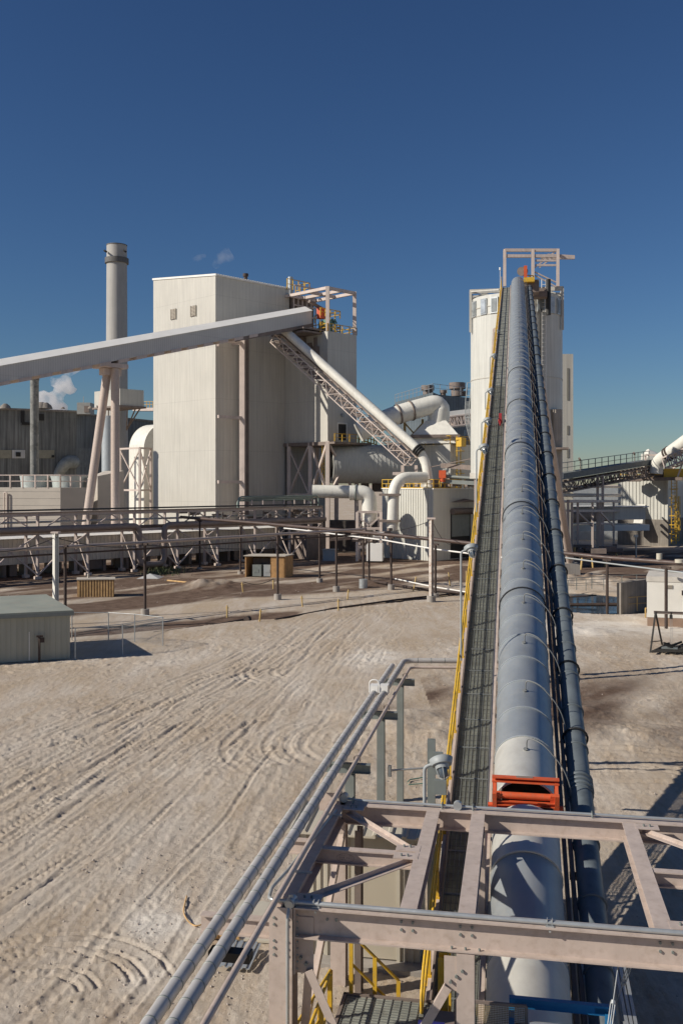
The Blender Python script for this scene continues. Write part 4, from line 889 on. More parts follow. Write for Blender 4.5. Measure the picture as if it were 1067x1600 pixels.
# ---- small ribbed building
S1 = XY(677, 123); sl = (along(S1, E2, 597)-S1).length; sr = (along(S1, E1, 745)-S1).length; SHH = zat(S1, 764.5)
sb = thing('ribbed_building', 'small white ribbed building with yellow roof rail and a dark roller door', 'building', S1)
m = MB(); wallbox(m, S1, E1*sr, E2*sl, 0, SHH); ribs2(m, flat(S1), E2, sl, SHH, -E1, .42, .16, .07); m.build('wall', mat('cream_plain', (.62, .61, .55), .5, var=.05, scale=.3, streak=.15), sb)
m = MB(); m.box(flat(S1)-E1*.12-E2*.12+Z*SHH, E1*(sr+.24), E2*(sl+.24), Z*.12); m.build('roof', whitep, sb)
m = MB(); e = flat(S1)+Z*(SHH+.1); rail(m, [e+E2*sl, e, e+E1*sr*.62], 1.15, 1.1, .055, toe=True); rail(m, [e+E1*sr*.7, e+E1*sr], 1.15, 1.0, .055); rail(m, [e+E2*sl+E1*2.5, e+E2*.8+E1*2.5], 1.15, 1.3, .05); m.build('handrail', yellow, sb)
p = flat(along(S1, E1, 719)); zd0, zd1 = 4.0-3.5, zat(p, 801)
m = MB(); w2 = (along(S1, E1, 733)-along(S1, E1, 699)).length
m.box(p-E1*w2*.45-E2*.08+Z*.15, E1*w2*.9, E2*.1, Z*(zd1-.15)); dd_ = m.build('door_opening', dark, sb)
m = MB(); m.box(p-E1*w2*.42-E2*.14+Z*3.0, E1*w2*.8, E2*.08, Z*(zd1-3.0)); m.build('roller_curtain', greypost, dd_)
m = MB(); m.tube([p-E1*w2*.47-E2*.4+Z*(zd1+.2), p+E1*w2*.6-E2*.4+Z*(zd1+.2)], .42, 12); m.build('roller_drum', steeldk, dd_)
m = MB(); a = p-E1*w2*.5-E2*.2+Z*(zd1+1.4); m.add([a, a+E1*w2*1.2, a+E1*w2*.6+Z*.45, a-E2*1, a+E1*w2*1.2-E2*1, a+E1*w2*.6-E2*1+Z*.35], [(0,1,2),(3,5,4),(0,3,4,1),(1,4,5,2),(2,5,3,0)]); m.build('canopy', steeldk, sb)
# S-shaped duct on its left corner
sd = thing('wall_duct', 'white duct bending over the roof edge and down the ribbed wall of the small building', 'duct', XY(612, 122))
Ys = 121.5; m = MB(); m.tube(fillet([P(664, 746, Ys+2.5), P(616, 746, Ys), P(613, 822, Ys)], 3.0, 8), .72, 18); m.tube([P(613, 822, Ys), P(613, 830, Ys)], [.72, .62], 12); m.build('pipe', creamp, sd)
m = MB()
for py in (773, 814): m.cbox(P(609, py, Ys-.3), FU*2.6, FV*1.2, Z*.28); m.beam(P(618, py, Ys), P(622, py-9, Ys+1), .18, .18)
m.build('bracket', steeldk, sd)
m = MB(); random.seed(9)
for k in range(12): q = XY(random.uniform(655, 742), random.uniform(126, 131), SHH); m.cbox(q+Z*random.uniform(.3, 1.5), E1*random.uniform(.5, 1.6), E2*random.uniform(.4, 1.2), Z*random.uniform(.4, 1.4))
m.beam(XY(690, 126, SHH+3.1), XY(760, 121, SHH+2.6), .5, .6); m.beam(XY(655, 127, SHH+2.6), XY(755, 121, SHH+4.2), .1, .1); m.single('roof_equipment', steeldk, 'dark machinery and pipes on the roof of the small ribbed building', 'machinery')
m = MB(); q = P(691, 741, 124); m.cbox(q, FU*.9, FV*.7, Z*1.0); m.tube([q-Z*.3, q-Z*1.0], .35, 8); m.single('orange_motor', orange, 'small orange motor box above the yellow rail of the ribbed building', 'motor')
# yellow/blue feed belt on roof
m = MB(); m.beam(XY(692, 125, zat(XY(692,125),752)), XY(745, 123, zat(XY(745,123),755)), 1.2, .5); m.tube([XY(692, 124.5, zat(XY(692,125),744)), XY(748, 122.5, zat(XY(748,123),748))], .22, 8); m.single('roof_feed_belt', greypost, 'grey feed belt running from the ribbed building roof to the conveyor', 'belt')
# ---- scrubber building with hood and curved duct
H1 = XY(703, 137); hl = (along(H1, E2, 640)-H1).length; hr_ = (along(H1, E1, 742)-H1).length; HH = zat(H1, 694)
hb = thing('scrubber_building', 'white clad building with yellow ladder below the big hood', 'building', H1)
wallbox(MB(), H1, E1*hr_, E2*hl, 0, HH).build('wall', cream, hb)
m = MB(); e = flat(H1)+Z*HH; rail(m, [e+E2*hl, e, e+E1*hr_], 1.2, 1.5, .05); m.build('handrail', yellow, hb)
m = MB(); q = along(H1, E1, 712)-E2*.5; 
for s in (-.45, .45): m.beam(flat(q)+E1*s+Z*2, flat(q)+E1*s+Z*(HH+1.2), .14, .14)
for k in range(22): m.beam(flat(q)-E1*.45+Z*(2+k*.7), flat(q)+E1*.45+Z*(2+k*.7), .07, .07)
for k in range(8): z_ = 5+k*1.6; m.tube([flat(q)+E1*.7*math.cos(R(a))-E2*.9*math.sin(R(a))+Z*z_ for a in range(0, 181, 30)], .05, 5)
m.cbox(flat(q)+Z*(HH+.3)-E2*.4, E1*1.1, E2*1.0, Z*1.3); m.build('ladder', yellow, hb)
hood = thing('hooded_duct', 'large white curved duct arching down into a pyramid hood', 'duct', XY(690, 141))
hc = P(682, 692, 141); zt_ = zat(hc, 655); w1, w2_ = 3.4, 1.45; hv = []
for z_, w_ in ((zat(hc, 682), w1), (zat(hc, 658), w2_)):
    for a, b in ((-1,-1),(1,-1),(1,1),(-1,1)): hv.append(V((hc.x, hc.y, z_))+FU*a*w_*(1 if w_ > 2 else 1)+FV*b*w_*.9)
m = MB().add(hv, [(3,2,1,0),(4,5,6,7),(0,1,5,4),(1,2,6,5),(2,3,7,6),(3,0,4,7)])
m.add([V((hc.x, hc.y, zat(hc, 694)))+FU*a*w1*1.0+FV*b*w1*.9 for a, b in ((-1.08,-1),(1.08,-1),(1.08,1),(-1.08,1))]+[V((hc.x, hc.y, zat(hc, 682.5)))+FU*a*w1*.85+FV*b*w1*.8 for a, b in ((-1,-1),(1,-1),(1,1),(-1,1))], [(3,2,1,0),(4,5,6,7),(0,1,5,4),(1,2,6,5),(2,3,7,6),(3,0,4,7)])
m.build('hood', creamp, hood)
m = MB(); m.cbox(V((hc.x, hc.y, zat(hc, 683))), FU*(2*w1+.3), FV*6.6, Z*.45); m.build('collar', steeldk, hood)
m = MB(); arcp = fillet([P(560, 676, 138), P(612, 650, 139), P(688, 629, 141), P(684, 662, 141)], 2.6, 7); m.tube(arcp, [1.38]*(len(arcp)-4)+[1.5, 1.52, 1.55, 1.55], 22); m.build('pipe', creamp, hood)
m = MB(); dv2 = (P(688, 629, 141)-P(612, 650, 139)).normalized()
for px, py, yy_ in ((622, 647.2, 139.26), (642, 641.7, 139.8)): m.ring(P(px, py, yy_), dv2, 1.38, .25, 22, .12)
m.build('band', steeldk, hood)
m = MB()
for px in (632, 660): q = XY(px, 143.5); I(m, q, q+Z*zat(q, 655), .35)
for k in range(3): m.beam(XY(632, 143.5, 10+k*3), XY(660, 143.5, 13+k*3), .2, .2); m.beam(XY(632, 143.5, 13+k*3), XY(660, 143.5, 10+k*3), .2, .2)
m.build('support', yelbeam, hood)
m = MB(); q = P(612, 692, 156); 
for k in range(4): rail(m, [P(556+k*5, 684+k*8, 152), P(584+k*4, 694+k*7, 152)], 1.2, 1.2, .08)
m.single('stair_rails', yellow, 'yellow stair rails crowded behind the diagonal lattice truss', 'handrail')
m = MB(); random.seed(6)
for k in range(22): q = P(random.uniform(560, 640), random.uniform(705, 760), random.uniform(143, 150)); m.cbox(q, FU*random.uniform(.4, 2), FV*1, Z*random.uniform(.3, 2.0))
for k in range(6): a = P(random.uniform(575, 600), random.uniform(700, 750), 144); m.beam(a, a+FU*random.uniform(3, 7)+Z*random.uniform(-1, 1), .18, .18)
m.single('process_clutter', steeldk, 'dense dark pipework between the drum and the ribbed building', 'pipework')
m = MB(); q = XY(735, 143); m.tube([q+Z*zat(q, 698), q+Z*zat(q, 672)], .95, 14); m.single('roof_tank', galvp, 'short grey cylindrical tank on the roof left of the silo', 'tank')
# ---- blue-grey building behind
K1 = XY(655, 185); kr = 14; kz = zat(K1, 622)
kb = thing('blue_grey_building', 'dark blue grey clad building with a railed roof behind the hood', 'building', K1)
m = MB(); K0 = XY(617, 200); m.box(flat(K0), XY(676, 178)-XY(617, 200), V((4, 12, 0)), Z*zat(XY(640,190), 622)); m.box(XY(676, 178), XY(760, 190)-XY(676, 178), V((-2, 12, 0)), Z*zat(XY(640,190), 622)-Z*.3); m.build('wall', bluegrey, kb)
m = MB(); zz = zat(XY(640, 190), 622); a, b, c = XY(617, 200, zz), XY(676, 178, zz), XY(760, 190, zz); rail(m, [a, b, c], 1.6, 2.2, .05); m.build('handrail', galvp, kb)
m = MB(); 
for px, w in ((668, 1.6), (714, 2.0), (692, .9), (725, .8)): q = XY(px, 186, zz); m.tube([q, q+Z*w*.8], w*.6, 10); m.tube([q+Z*w*.7, q+Z*w*1.3], w*.8, 10)
m.build('roof_fan', steeldk, kb)
cg = thing('far_gallery', 'far white roofed conveyor gallery running across the blue grey building', 'gallery', XY(720, 172))
m = MB(); a, b = P(696, 648, 172), P(745, 642, 172); m.beam(a, b, 2.5, .9); m.build('roof', whitep, cg)
m = MB(); truss(m, a-Z*.5, b-Z*.5, 2.4, 1.7, 9, .2); m.build('truss', steelfar, cg); m = MB(); m.beam(a-Z*2.3, b-Z*2.3, 2.5, .3); m.build('floor', whitep, cg)
# ---- silo
SIL = XY(806, 117.5); SR = 5.52; zs0, zs1 = zat(SIL, 744), zat(SIL, 470)
silo = thing('silo', 'tall round cream silo with small windows at the tube conveyor head', 'silo', SIL)
m = MB(); m.tube([SIL+Z*zs0, SIL+Z*zs1], SR, 64); m.build('shell', creamsilo, silo)
m = MB()
for py in (596, 500): m.tube([SIL+Z*zat(SIL, py), SIL+Z*(zat(SIL, py)+.12)], SR+.05, 64)
m.tube([SIL+Z*(zs0-.3), SIL+Z*(zs0+.4)], SR+.12, 64); m.tube([SIL+Z*(zs1-1.4), SIL+Z*(zs1-1.3)], SR+.07, 64)
m.build('ring', cream, silo)
m = MB(); m.tube([SIL, SIL+Z*zs0], SR*.72, 32); m.build('skirt', concdk, silo)
m = MB()
for a in range(0, 360, 45): q = SIL+V((math.cos(R(a+12)), math.sin(R(a+12)), 0))*(SR-.5); I(m, q, q+Z*zs0, .7)
m.build('leg', steelfar, silo)
for k, a in enumerate((196.7, 216.9, 232.7, 247, 290.5, 306.9, 323, 338)):
    n_ = V((math.cos(R(a)), math.sin(R(a)), 0)); tn = V((-n_.y, n_.x, 0)); q = SIL+n_*(SR+.02)+Z*zat(SIL, 487)
    w_ = MB().cbox(q, tn*.95, n_*.22, Z*1.9).build('window', galvp, silo)
    MB().cbox(q+n_*.10, tn*.68, n_*.12, Z*1.55).build('pane', mat('window_panel', (.42, .46, .5), .3, var=.3, scale=1.2) if k % 2 else mat('window_panel_dark', (.25, .27, .27), .3, var=.3, scale=1.2), w_)
m = MB(); zr = zat(SIL, 458)
hx_ = 5.45
cn = [SIL+FU*a*hx_+FV*b*hx_*.35 for a, b in ((-1,-1),(1,-1),(1,1),(-1,1))]
for i in range(4): a, b = cn[i], cn[(i+1) % 4]; m.beam(a+Z*zr, b+Z*zr, .25, .5); I(m, a+Z*(zs1-4 if i < 2 else zs1), a+Z*zr, .28)
for a, b in ((-.8, 0), (0, -.8), (.8, 0), (.4, .9), (-.4, .9)): m.beam(SIL+FU*a*hx_+FV*b*4+Z*zr, SIL+Z*(zs1+.5)+FU*b*2, .16, .16)
m.beam(cn[0]+Z*zr, SIL+FU*-2-FV*4.2+Z*(zs1+.6), .16, .16); m.beam(cn[0]+FU*3+Z*zr, cn[0]+Z*(zs1+.2), .16, .16); m.beam(cn[1]+Z*zr-FU*3, cn[1]+Z*(zs1+.2), .16, .16)
m.build('roof_frame', cream, silo)
m = MB(); m.add([SIL+V((math.cos(R(a))*5.2, math.sin(R(a))*5.2, zs1+.05)) for a in range(0, 360, 20)]+[SIL+Z*(zs1+1.0)], [(i, (i+1) % 18, 18) for i in range(18)]); m.build('roof', bluegrey, silo)
m = MB(); q = SIL+V((math.cos(R(293)), math.sin(R(293)), 0))*(SR+.25); tn = FU
for s in (-.25, .25): m.beam(q+tn*s+Z*zs0, q+tn*s+Z*(zs1+1.5), .09, .09)
for k in range(44): z_ = zs0+k*.52; m.beam(q-tn*.25+Z*z_, q+tn*.25+Z*z_, .05, .05)
m.build('ladder', whitep, silo)
m = MB(); q2_ = SIL+V((math.cos(R(288)), math.sin(R(288)), 0))*(SR+.35); m.tube([q2_+Z*(zs0+6), q2_+Z*(zs1-2)], .13, 8); m.tube([q2_+FU*.9+Z*zat(SIL, 505), q2_+FU*.9+Z*zat(SIL, 452)], .28, 8); m.build('riser', black, silo)
m = MB(); q = XY(872, 112.5); m.cbox(V((q.x, 112.5, zat(q, 701))), FU*2.2, FV*2, Z*.25); m.beam(V((q.x-.9, 112, zat(q, 702))), V((q.x+.9, 112, zat(q, 702))), .2, .2); m.build('landing', steeldk, silo)
m = MB(); q = XY(847, 112.6); m.tube([q, q+Z*zat(q, 640)], .9, 16); q = XY(868, 113.4); m.tube([q, q+Z*zat(q, 640)], .75, 16); m.build('down_pipe', mat('stained_cream', (.40, .35, .29), .6, var=.12, scale=.4, streak=.4), silo)
# flexible ladder (cable chain) hanging left of the silo
m = MB(); pts = [P(x, y, 118) for x, y in ((733, 598), (729, 640), (731, 665), (738, 690), (747, 706), (752, 712))]; pts = fillet(pts, 1.5, 4)
for s in (-.25, .25): m.tube([p+FU*s for p in pts], .05, 6)
for p, q in zip(pts, pts[1:]):
    for k in range(3): w_ = p.lerp(q, k/3); m.beam(w_-FU*.3, w_+FU*.3, .06, .06)
m.single('flexible_ladder', lamphead, 'curved hanging cable ladder at the left edge of the silo', 'cable ladder')
# hoist frame at the top
th = thing('silo_hoist_frame', 'pink steel hoist frame with a jib on top of the silo', 'steel frame', SIL+Z*zr)
Yh = 113.5; zh = lambda py: zat(XY(832, 113.5), py); tx = [(788, 392), (832, 390), (871, 389)]; m = MB()
for px, py in tx:
    for dy_ in (0,): q = XY(px, Yh+dy_); I(m, q+Z*zr, q+Z*zat(q, py), .36)
m.build('column', steelfar, th)
m = MB(); zt2 = zat(XY(832, Yh), 391); zt3 = zat(XY(832, Yh), 400)
for z_ in (zt2, zt3):
    m.beam(XY(788, Yh, z_), XY(871, Yh, z_), .3, .34)
m.beam(XY(788, Yh+3, zt2), XY(871, Yh+3, zt2), .3, .34)
for px, _ in tx: m.beam(XY(px, Yh, zt2), XY(px, Yh+3, zt2), .3, .3)
m.beam(XY(845, Yh+2, zt3+.3), XY(897, Yh+2, zt3+.3), .4, .4); m.beam(XY(855, Yh+2, zt2), XY(897, Yh+2, zt3+.5), .12, .12)
for py in (419, 426): m.beam(XY(836, Yh, zat(SIL, py)), XY(868, Yh, zat(SIL, py)), .22, .22)
m.beam(XY(835, Yh, zh(418)), XY(868, Yh, zh(392)), .15, .15); m.beam(XY(842, Yh, zh(418)), XY(868, Yh, zh(398)), .15, .15)
m.beam(XY(835, Yh, zh(425)), XY(868, Yh, zh(441)), .15, .15); m.beam(XY(835, Yh, zh(430)), XY(868, Yh, zh(448)), .15, .15)
m.build('beam', steelfar, th)
hd = thing('head_drive', 'orange guard and dark drive machinery where the tube conveyor meets the silo top', 'drive', CA(107.5))
m = MB(); q = P(820.5, 425, 108); m.cbox(q, FU*.36, FV*.7, Z*1.3); m.build('guard', orange, hd)
m = MB(); m.tube([P(814, 424, 108), P(818, 424, 109)], .5, 12); m.cbox(P(829, 449, 109), FU*1.8, FV*1.6, Z*1.4); m.cbox(P(843, 459, 111), FU*1.6, FV*1.5, Z*1.0); m.build('machinery', steeldk, hd)
m = MB(); m.cbox(P(826, 438, 108), FU*1.2, FV*1, Z*.5); rail(m, [P(822, 441, 108), P(833, 442, 108)], .8, .5, .06); m.build('rail', yellow, hd)
m = MB(); q = P(781, 422, 107); m.tube([q-Z*2.5, q], .03, 5); m.tube([q, q+Z*.3], .11, 8); m.single('beacon', whitep, 'tiny white beacon on a rod left of the silo hoist frame', 'beacon')
# annex tower right of the silo
N0 = XY(878, 130); at_ = thing('annex_tower', 'narrow cream tower with slit windows directly right of the silo', 'tower', N0)
aw = XY(895, 130).x-XY(846, 130).x; nz = zat(N0, 553); m = MB(); m.box(XY(846, 130), V((aw, 0, 0)), V((0, 8, 0)), Z*nz); m.build('wall', cream, at_)
for py0, py1 in ((575, 625), (665, 679), (701, 715)):
    m = MB(); q = XY(887, 129.9); m.box(V((q.x-.14, 129.94, zat(q, py1))), V((.28, 0, 0)), V((0, .1, 0)), Z*(zat(q, py0)-zat(q, py1))); m.build('window', mat('slit_glass', (.22, .21, .18), .4), at_)
# ================================================================== LEFT BACKGROUND
st = XY(183, 172); stack = thing('tall_stack', 'tallest pale concrete smoke stack with a dark band near its top', 'chimney', st)
m = MB(); zt = zat(st, 383); m.tube([st, st+Z*zt], [2.05, 1.78], 36); m.build('shaft', chim, stack)
m = MB(); m.tube([st+Z*zat(st, 412), st+Z*zat(st, 404)], 2.1, 36); m.tube([st+Z*(zt-.15), st+Z*zt], 1.84, 36); m.build('band', mat('dark_band', (.12, .115, .11), .7), stack)
m = MB(); 
for px in (168, 198): q = P(px, 394, 171); m.tube([q-FV*.3, q-FV*1.2], .18, 8)
m.build('sampling_port', dark, stack)
bx0 = XY(188, 160); zb0, zb1 = zat(bx0, 633), zat(bx0, 607)
m = MB(); la = (along(bx0, E2, 148)-bx0).length; lb = (along(bx0, E1, 225)-bx0).length; wallbox(m, bx0, E1*lb*1.0, E2*la, zb0, zb1); m.build('platform_house', cream, stack)
m = MB()
for px in (152, 170, 200, 214, 222):
    q = P(px, 634, 164); m.beam(q, XY(min(max(px, 168), 198), 170, zb0-3.6), .18, .18)
m.box(flat(bx0)+Z*(zb0-.3)-E1*.3-E2*.3, E1*(lb+.6), E2*(la+.6), Z*.3); m.build('platform_bracket', steeldk, stack)
# thin liner pipe beside the stack
m = MB(); q = XY(170, 158); m.tube([q, q+Z*zat(q, 650)], 1.1, 18); m.single('riser_pipe', galv, 'pale grey riser pipe standing at the foot of the tall stack', 'pipe')
ds = XY(54.5, 140); m = MB(); m.tube([ds, ds+Z*zat(ds, 590)], .62, 18); m.tube([ds+Z*zat(ds, 594), ds+Z*zat(ds, 591)], .70, 18); 
m.single('short_stack', mat('weathered_stack', (.20, .20, .185), .6, var=.4, scale=.8, streak=.4, dirt=(.40, .38, .34), dirtamt=.6), 'short thin weathered metal stack in front of the dark building', 'chimney')
# dark building, far left
KX = 176; db = thing('dark_building', 'wide dark stained clad building at the far left with patched panels', 'building', XY(120, KX))
p0_, p1_, p2_ = XY(-60, 168), XY(120, 178), XY(250, 205); zr_ = zat(XY(60, 172), 640)
m = MB(); m.add([p0_, p1_, p1_+V((0, 40, 0)), p0_+V((0, 40, 0))]+[q+Z*zr_ for q in (p0_, p1_, p1_+V((0, 40, 0)), p0_+V((0, 40, 0)))], [(0,1,5,4),(4,5,6,7),(1,2,6,5),(3,0,4,7)])
m.add([p1_, p2_, p2_+V((0, 40, 0)), p1_+V((0, 40, 0))]+[q+Z*(zat(XY(60, 178), 644)) for q in (p1_, p2_, p2_+V((0, 40, 0)), p1_+V((0, 40, 0)))], [(0,1,5,4),(4,5,6,7),(1,2,6,5),(3,0,4,7)]); m.build('wall', darkclad, db)
m = MB(); m.beam(p0_+Z*(zr_+.1), p1_+Z*(zr_+.1), .6, .35); m.beam(p1_+Z*(zr_-.3), p2_+Z*(zr_-.1), .6, .35); m.build('roof_edge', concdk, db)
def face(px, py): # point on the dark wall
    q = along(p0_, (p1_-p0_).normalized(), px) if px < 120 else along(p1_, (p2_-p1_).normalized(), px); return V((q.x, q.y-.06, zat(q, py)))
wd = (p1_-p0_).normalized()
for px0, px1, py0, py1, mt_, lb_ in ((0, 19, 703, 716, mat('patch_tan', (.30, .28, .21), .6, var=.15), 'tan cladding patch'), (62, 86, 703, 716, MATS['patch_tan'], 'tan cladding patch'), (20, 40, 703, 716, galgrey, 'grey louvred patch'), (119, 150, 700, 730, mat('patch_grey', (.20, .20, .185), .6, var=.2, streak=.3), 'grey lean-to patch')):
    a, b = face(px0, py1), face(px1, py1); hh_ = zat(a, py0)-zat(a, py1)
    o = MB().box(a-V((0, .12, 0)), b-a, V((0, .2, 0)), Z*hh_).build('panel', mt_, db); o['label'] = lb_
for px, py, w_, h_ in ((30, 710, .8, .8), (84, 713, .45, .45), (37, 651, .6, 2.2), (44, 662, 1.8, .5), (66, 652, .9, 1.2)):
    q = face(px, py); MB().cbox(q-V((0, .2, 0)), wd*w_, V((0, .2, 0)), Z*h_).build('opening', dark, db)
q = face(116, 722); m = MB(); m.tube(fillet([q, q-FV*3, q-FV*3-FU*1.8-Z*2.5], 1.2), [1.2]*2+[1.1]*6+[.8], 14); m.build('vent_hood', mat('weathered_metal', (.28, .29, .27), .5, var=.2), db)
m = MB(); q = XY(131, 176, zr_-.5); m.box(q-V((1.2, 0, 0)), V((2.4, 0, 0)), V((0, 3, 0)), Z*2.1); m.beam(q+Z*2.1, q+Z*3.2, .08, .08); hu = m.build('roof_unit', mat('grey_unit', (.33, .33, .31), .6), db)
m = MB(); q = XY(132, 175.9, zr_-.2); m.box(q, V((.9, 0, 0)), V((0, .1, 0)), Z*1.2); m.build('louvre', steeldk, hu)
m = MB()
for px, w_ in ((9, 1.0), (65, 1.3), (72, 1.2), (99, .35), (142, .5)): q = XY(px, 170, zr_); m.tube([q, q+Z*w_*.5, q+Z*w_*.9], [w_, w_*.8, w_*.3], 10)
m.build('roof_vent', concdk, db)
hr2 = thing('far_walkway', 'far roof walkway with thin rails between the stack and the tall building', 'walkway', XY(232, 190)); m = MB(); rail(m, [XY(220, 190, zat(XY(220, 190), 637)), XY(244, 186, zat(XY(244, 186), 637))], 1.2, 1.2, .06); m.build('handrail', yelbeam, hr2)
m = MB(); m.beam(XY(214, 190, zat(XY(220, 190), 640)), XY(246, 186, zat(XY(244, 186), 640)), 2, .6); m.build('floor', steelfar, hr2)
# cooling tower basin
T0 = XY(95, 123); tl = 26; tr_ = (along(T0, E1, 142)-T0).length; tz = zat(T0, 762)
ct = thing('cooling_tower', 'low pale block-walled cooling tower with two round fan cowls and a pipe rail', 'cooling tower', T0)
TD = V((-.985, .17, 0))
m = MB(); m.add([T0, T0+E1*tr_, T0+TD*tl+V((0, 14, 0)), T0+TD*tl]+[q+Z*tz for q in (T0, T0+E1*tr_, T0+TD*tl+V((0, 14, 0)), T0+TD*tl)], [(0,1,5,4),(4,5,6,7),(1,2,6,5),(2,3,7,6),(3,0,4,7)]); m.build('wall', mat('block_wall', (.50, .45, .385), .8, var=.08, scale=.4, bump=.2, bscale=3), ct)
m = MB(); 
for k in range(9): z_ = tz-.9*k-.5; m.box(T0-V((0, .02, 0))+Z*z_, TD*tl, V((0, .02, 0)), Z*.03)
m.build('block_joint', conc, ct)
m = MB(); rail(m, [T0+TD*tl+Z*tz, T0+Z*tz, T0+E1*tr_+Z*tz], 1.6, 1.7, .07); m.build('handrail', steelfar, ct)
for i, (px0, px1) in enumerate(((33, 78), (81, 137))):
    c = XY((px0+px1)/2, 131); r_ = (px1-px0)/2/F*131; m = MB(); m.tube([c+Z*(tz-.2), c+Z*(tz+.9), c+Z*(tz+1.6)], [r_*.93, r_*.96, r_*1.03], 32, False); m.tube([c+Z*(tz+1.6), c+Z*(tz+1.65)], r_*1.05, 32, False); m.build('fan_cowl', mat('cowl', (.45, .49, .47), .5, var=.15), ct)
m = MB(); q = T0+TD*7.3-V((0, .25, 0)); m.tube(fillet([q+Z*tz*.2, q+Z*(tz-.6), q+Z*(tz-.6)+TD*.4, q+Z*tz*.2+TD*.4], .3), .08, 6); m.build('wall_pipe', steelfar, ct)
# concrete block wall piece
W0 = XY(153, 128); m = MB(); wr = (along(W0, E1, 194)-W0).length; wz0, wz1 = zat(W0, 744), zat(W0, 735)
m.add([W0, W0+E1*wr, W0+E1*wr+E2*5, W0+E2*3.0, W0+Z*wz0, W0+E1*wr+Z*wz1, W0+E1*wr+E2*5+Z*wz1, W0+E2*3.0+Z*(wz0-.3)], [(0,1,5,4),(4,5,6,7),(1,2,6,5),(2,3,7,6),(3,0,4,7)]); m.single('concrete_block', MATS['block_wall'], 'tan concrete block structure with a sloping top left of the arched hood', 'structure')
m = MB(); q = W0-E1*.2-E2*.3; rail(m, [q-E2*3.5+Z*.5, q+Z*5], 1.1, 1.1, .05); m.single('stair_handrail', steelfar, 'sloping pipe handrail before the tan concrete block structure', 'handrail')
# arched hood
A0 = XY(225, 152); ah = thing('arched_hood', 'white barrel-topped casing on a braced frame left of the tall building', 'casing', A0)
zsp = zat(A0, 702); rr_ = 4.0; m = MB(); prof = [(-rr_, 0)]+[(-rr_*math.cos(R(a)), zsp+rr_*1.05*math.sin(R(a))) for a in range(0, 181, 10)]+[(rr_, 0)]
ahl = (along(A0, E2, 202)-A0).length; o_ = flat(A0)+E1*rr_; dirx = E1
vs = [o_-dirx*0+dirx*(a)+Z*b for a, b in prof]; n_ = len(vs); vs2 = [v_+E2*ahl for v_ in vs]
m.add(vs+vs2, [(i, n_+i, n_+i+1, i+1) for i in range(n_-1)]); m.add(vs, [list(range(n_))]); m.add(vs2, [list(range(n_))[::-1]]); m.build('shell', creamp, ah)
m = MB(); fr = [XY(188, 153), XY(219, 149), XY(236, 151.5)]
for q in fr: I(m, q, q+Z*zat(q, 700), .32)
for z_ in (zat(fr[1], 700), zat(fr[1], 766)): m.beam(flat(fr[0])+Z*z_, flat(fr[1])+Z*z_, .25, .28); m.beam(flat(fr[1])+Z*z_, flat(fr[2])+Z*z_, .25, .28)
za, zb_ = zat(fr[1], 702), zat(fr[1], 766)
for a, b in ((0, 1), (1, 2)): mid = (flat(fr[a])+flat(fr[b]))/2; m.beam(flat(fr[a])+Z*za, mid+Z*(za+zb_)/2, .16, .16); m.beam(mid+Z*(za+zb_)/2, flat(fr[b])+Z*za, .16, .16); m.beam(flat(fr[a])+Z*zb_, mid+Z*(za+zb_)/2, .16, .16); m.beam(flat(fr[b])+Z*zb_, mid+Z*(za+zb_)/2, .16, .16)
m.build('frame', steelfar, ah)
# steam plume
sm = bpy.data.materials.new('steam'); sm.use_nodes = True; nt = sm.node_tree; nt.nodes.clear(); out = nt.nodes.new('ShaderNodeOutputMaterial'); pv = nt.nodes.new('ShaderNodeVolumePrincipled')
pv.inputs['Color'].default_value = (.95, .93, .92, 1); pv.inputs['Anisotropy'].default_value = .2
n = nt.nodes.new('ShaderNodeTexNoise'); n.inputs['Scale'].default_value = .35; n.inputs['Detail'].default_value = 5; tcn = nt.nodes.new('ShaderNodeNewGeometry'); nt.links.new(tcn.outputs['Position'], n.inputs['Vector'])
mr = nt.nodes.new('ShaderNodeMapRange'); mr.inputs[1].default_value = .42; mr.inputs[2].default_value = .58; mr.inputs[3].default_value = 0; mr.inputs[4].default_value = .5; nt.links.new(n.outputs['Fac'], mr.inputs[0]); nt.links.new(mr.outputs[0], pv.inputs['Density']); nt.links.new(pv.outputs[0], out.inputs['Volume'])
random.seed(21)
def blobm(m, c, r):
    n1, n2 = 10, 7; vs = []
    for j in range(1, n2):
        th_ = math.pi*j/n2
        for i in range(n1): a = 2*math.pi*i/n1; k = r*(1+random.uniform(-.12, .12)); vs.append(c+V((k*math.sin(th_)*math.cos(a), k*math.sin(th_)*math.sin(a), k*math.cos(th_))))
    vs += [c+Z*r, c-Z*r]; t_, b_ = len(vs)-2, len(vs)-1
    fs = [(j*n1+i, (j+1)*n1+i, (j+1)*n1+(i+1) % n1, j*n1+(i+1) % n1) for j in range(n2-2) for i in range(n1)]
    fs += [(t_, i, (i+1) % n1) for i in range(n1)]+[(b_, (n2-2)*n1+(i+1) % n1, (n2-2)*n1+i) for i in range(n1)]; m.add(vs, fs, True)
m = MB()
pl_ = [(82, 634, 2.6), (95, 622, 2.9), (78, 624, 2.2), (90, 612, 2.7), (104, 608, 2.1), (98, 600, 2.3), (106, 592, 1.9), (102, 584, 1.6), (70, 630, 1.6), (110, 578, 1.3)]
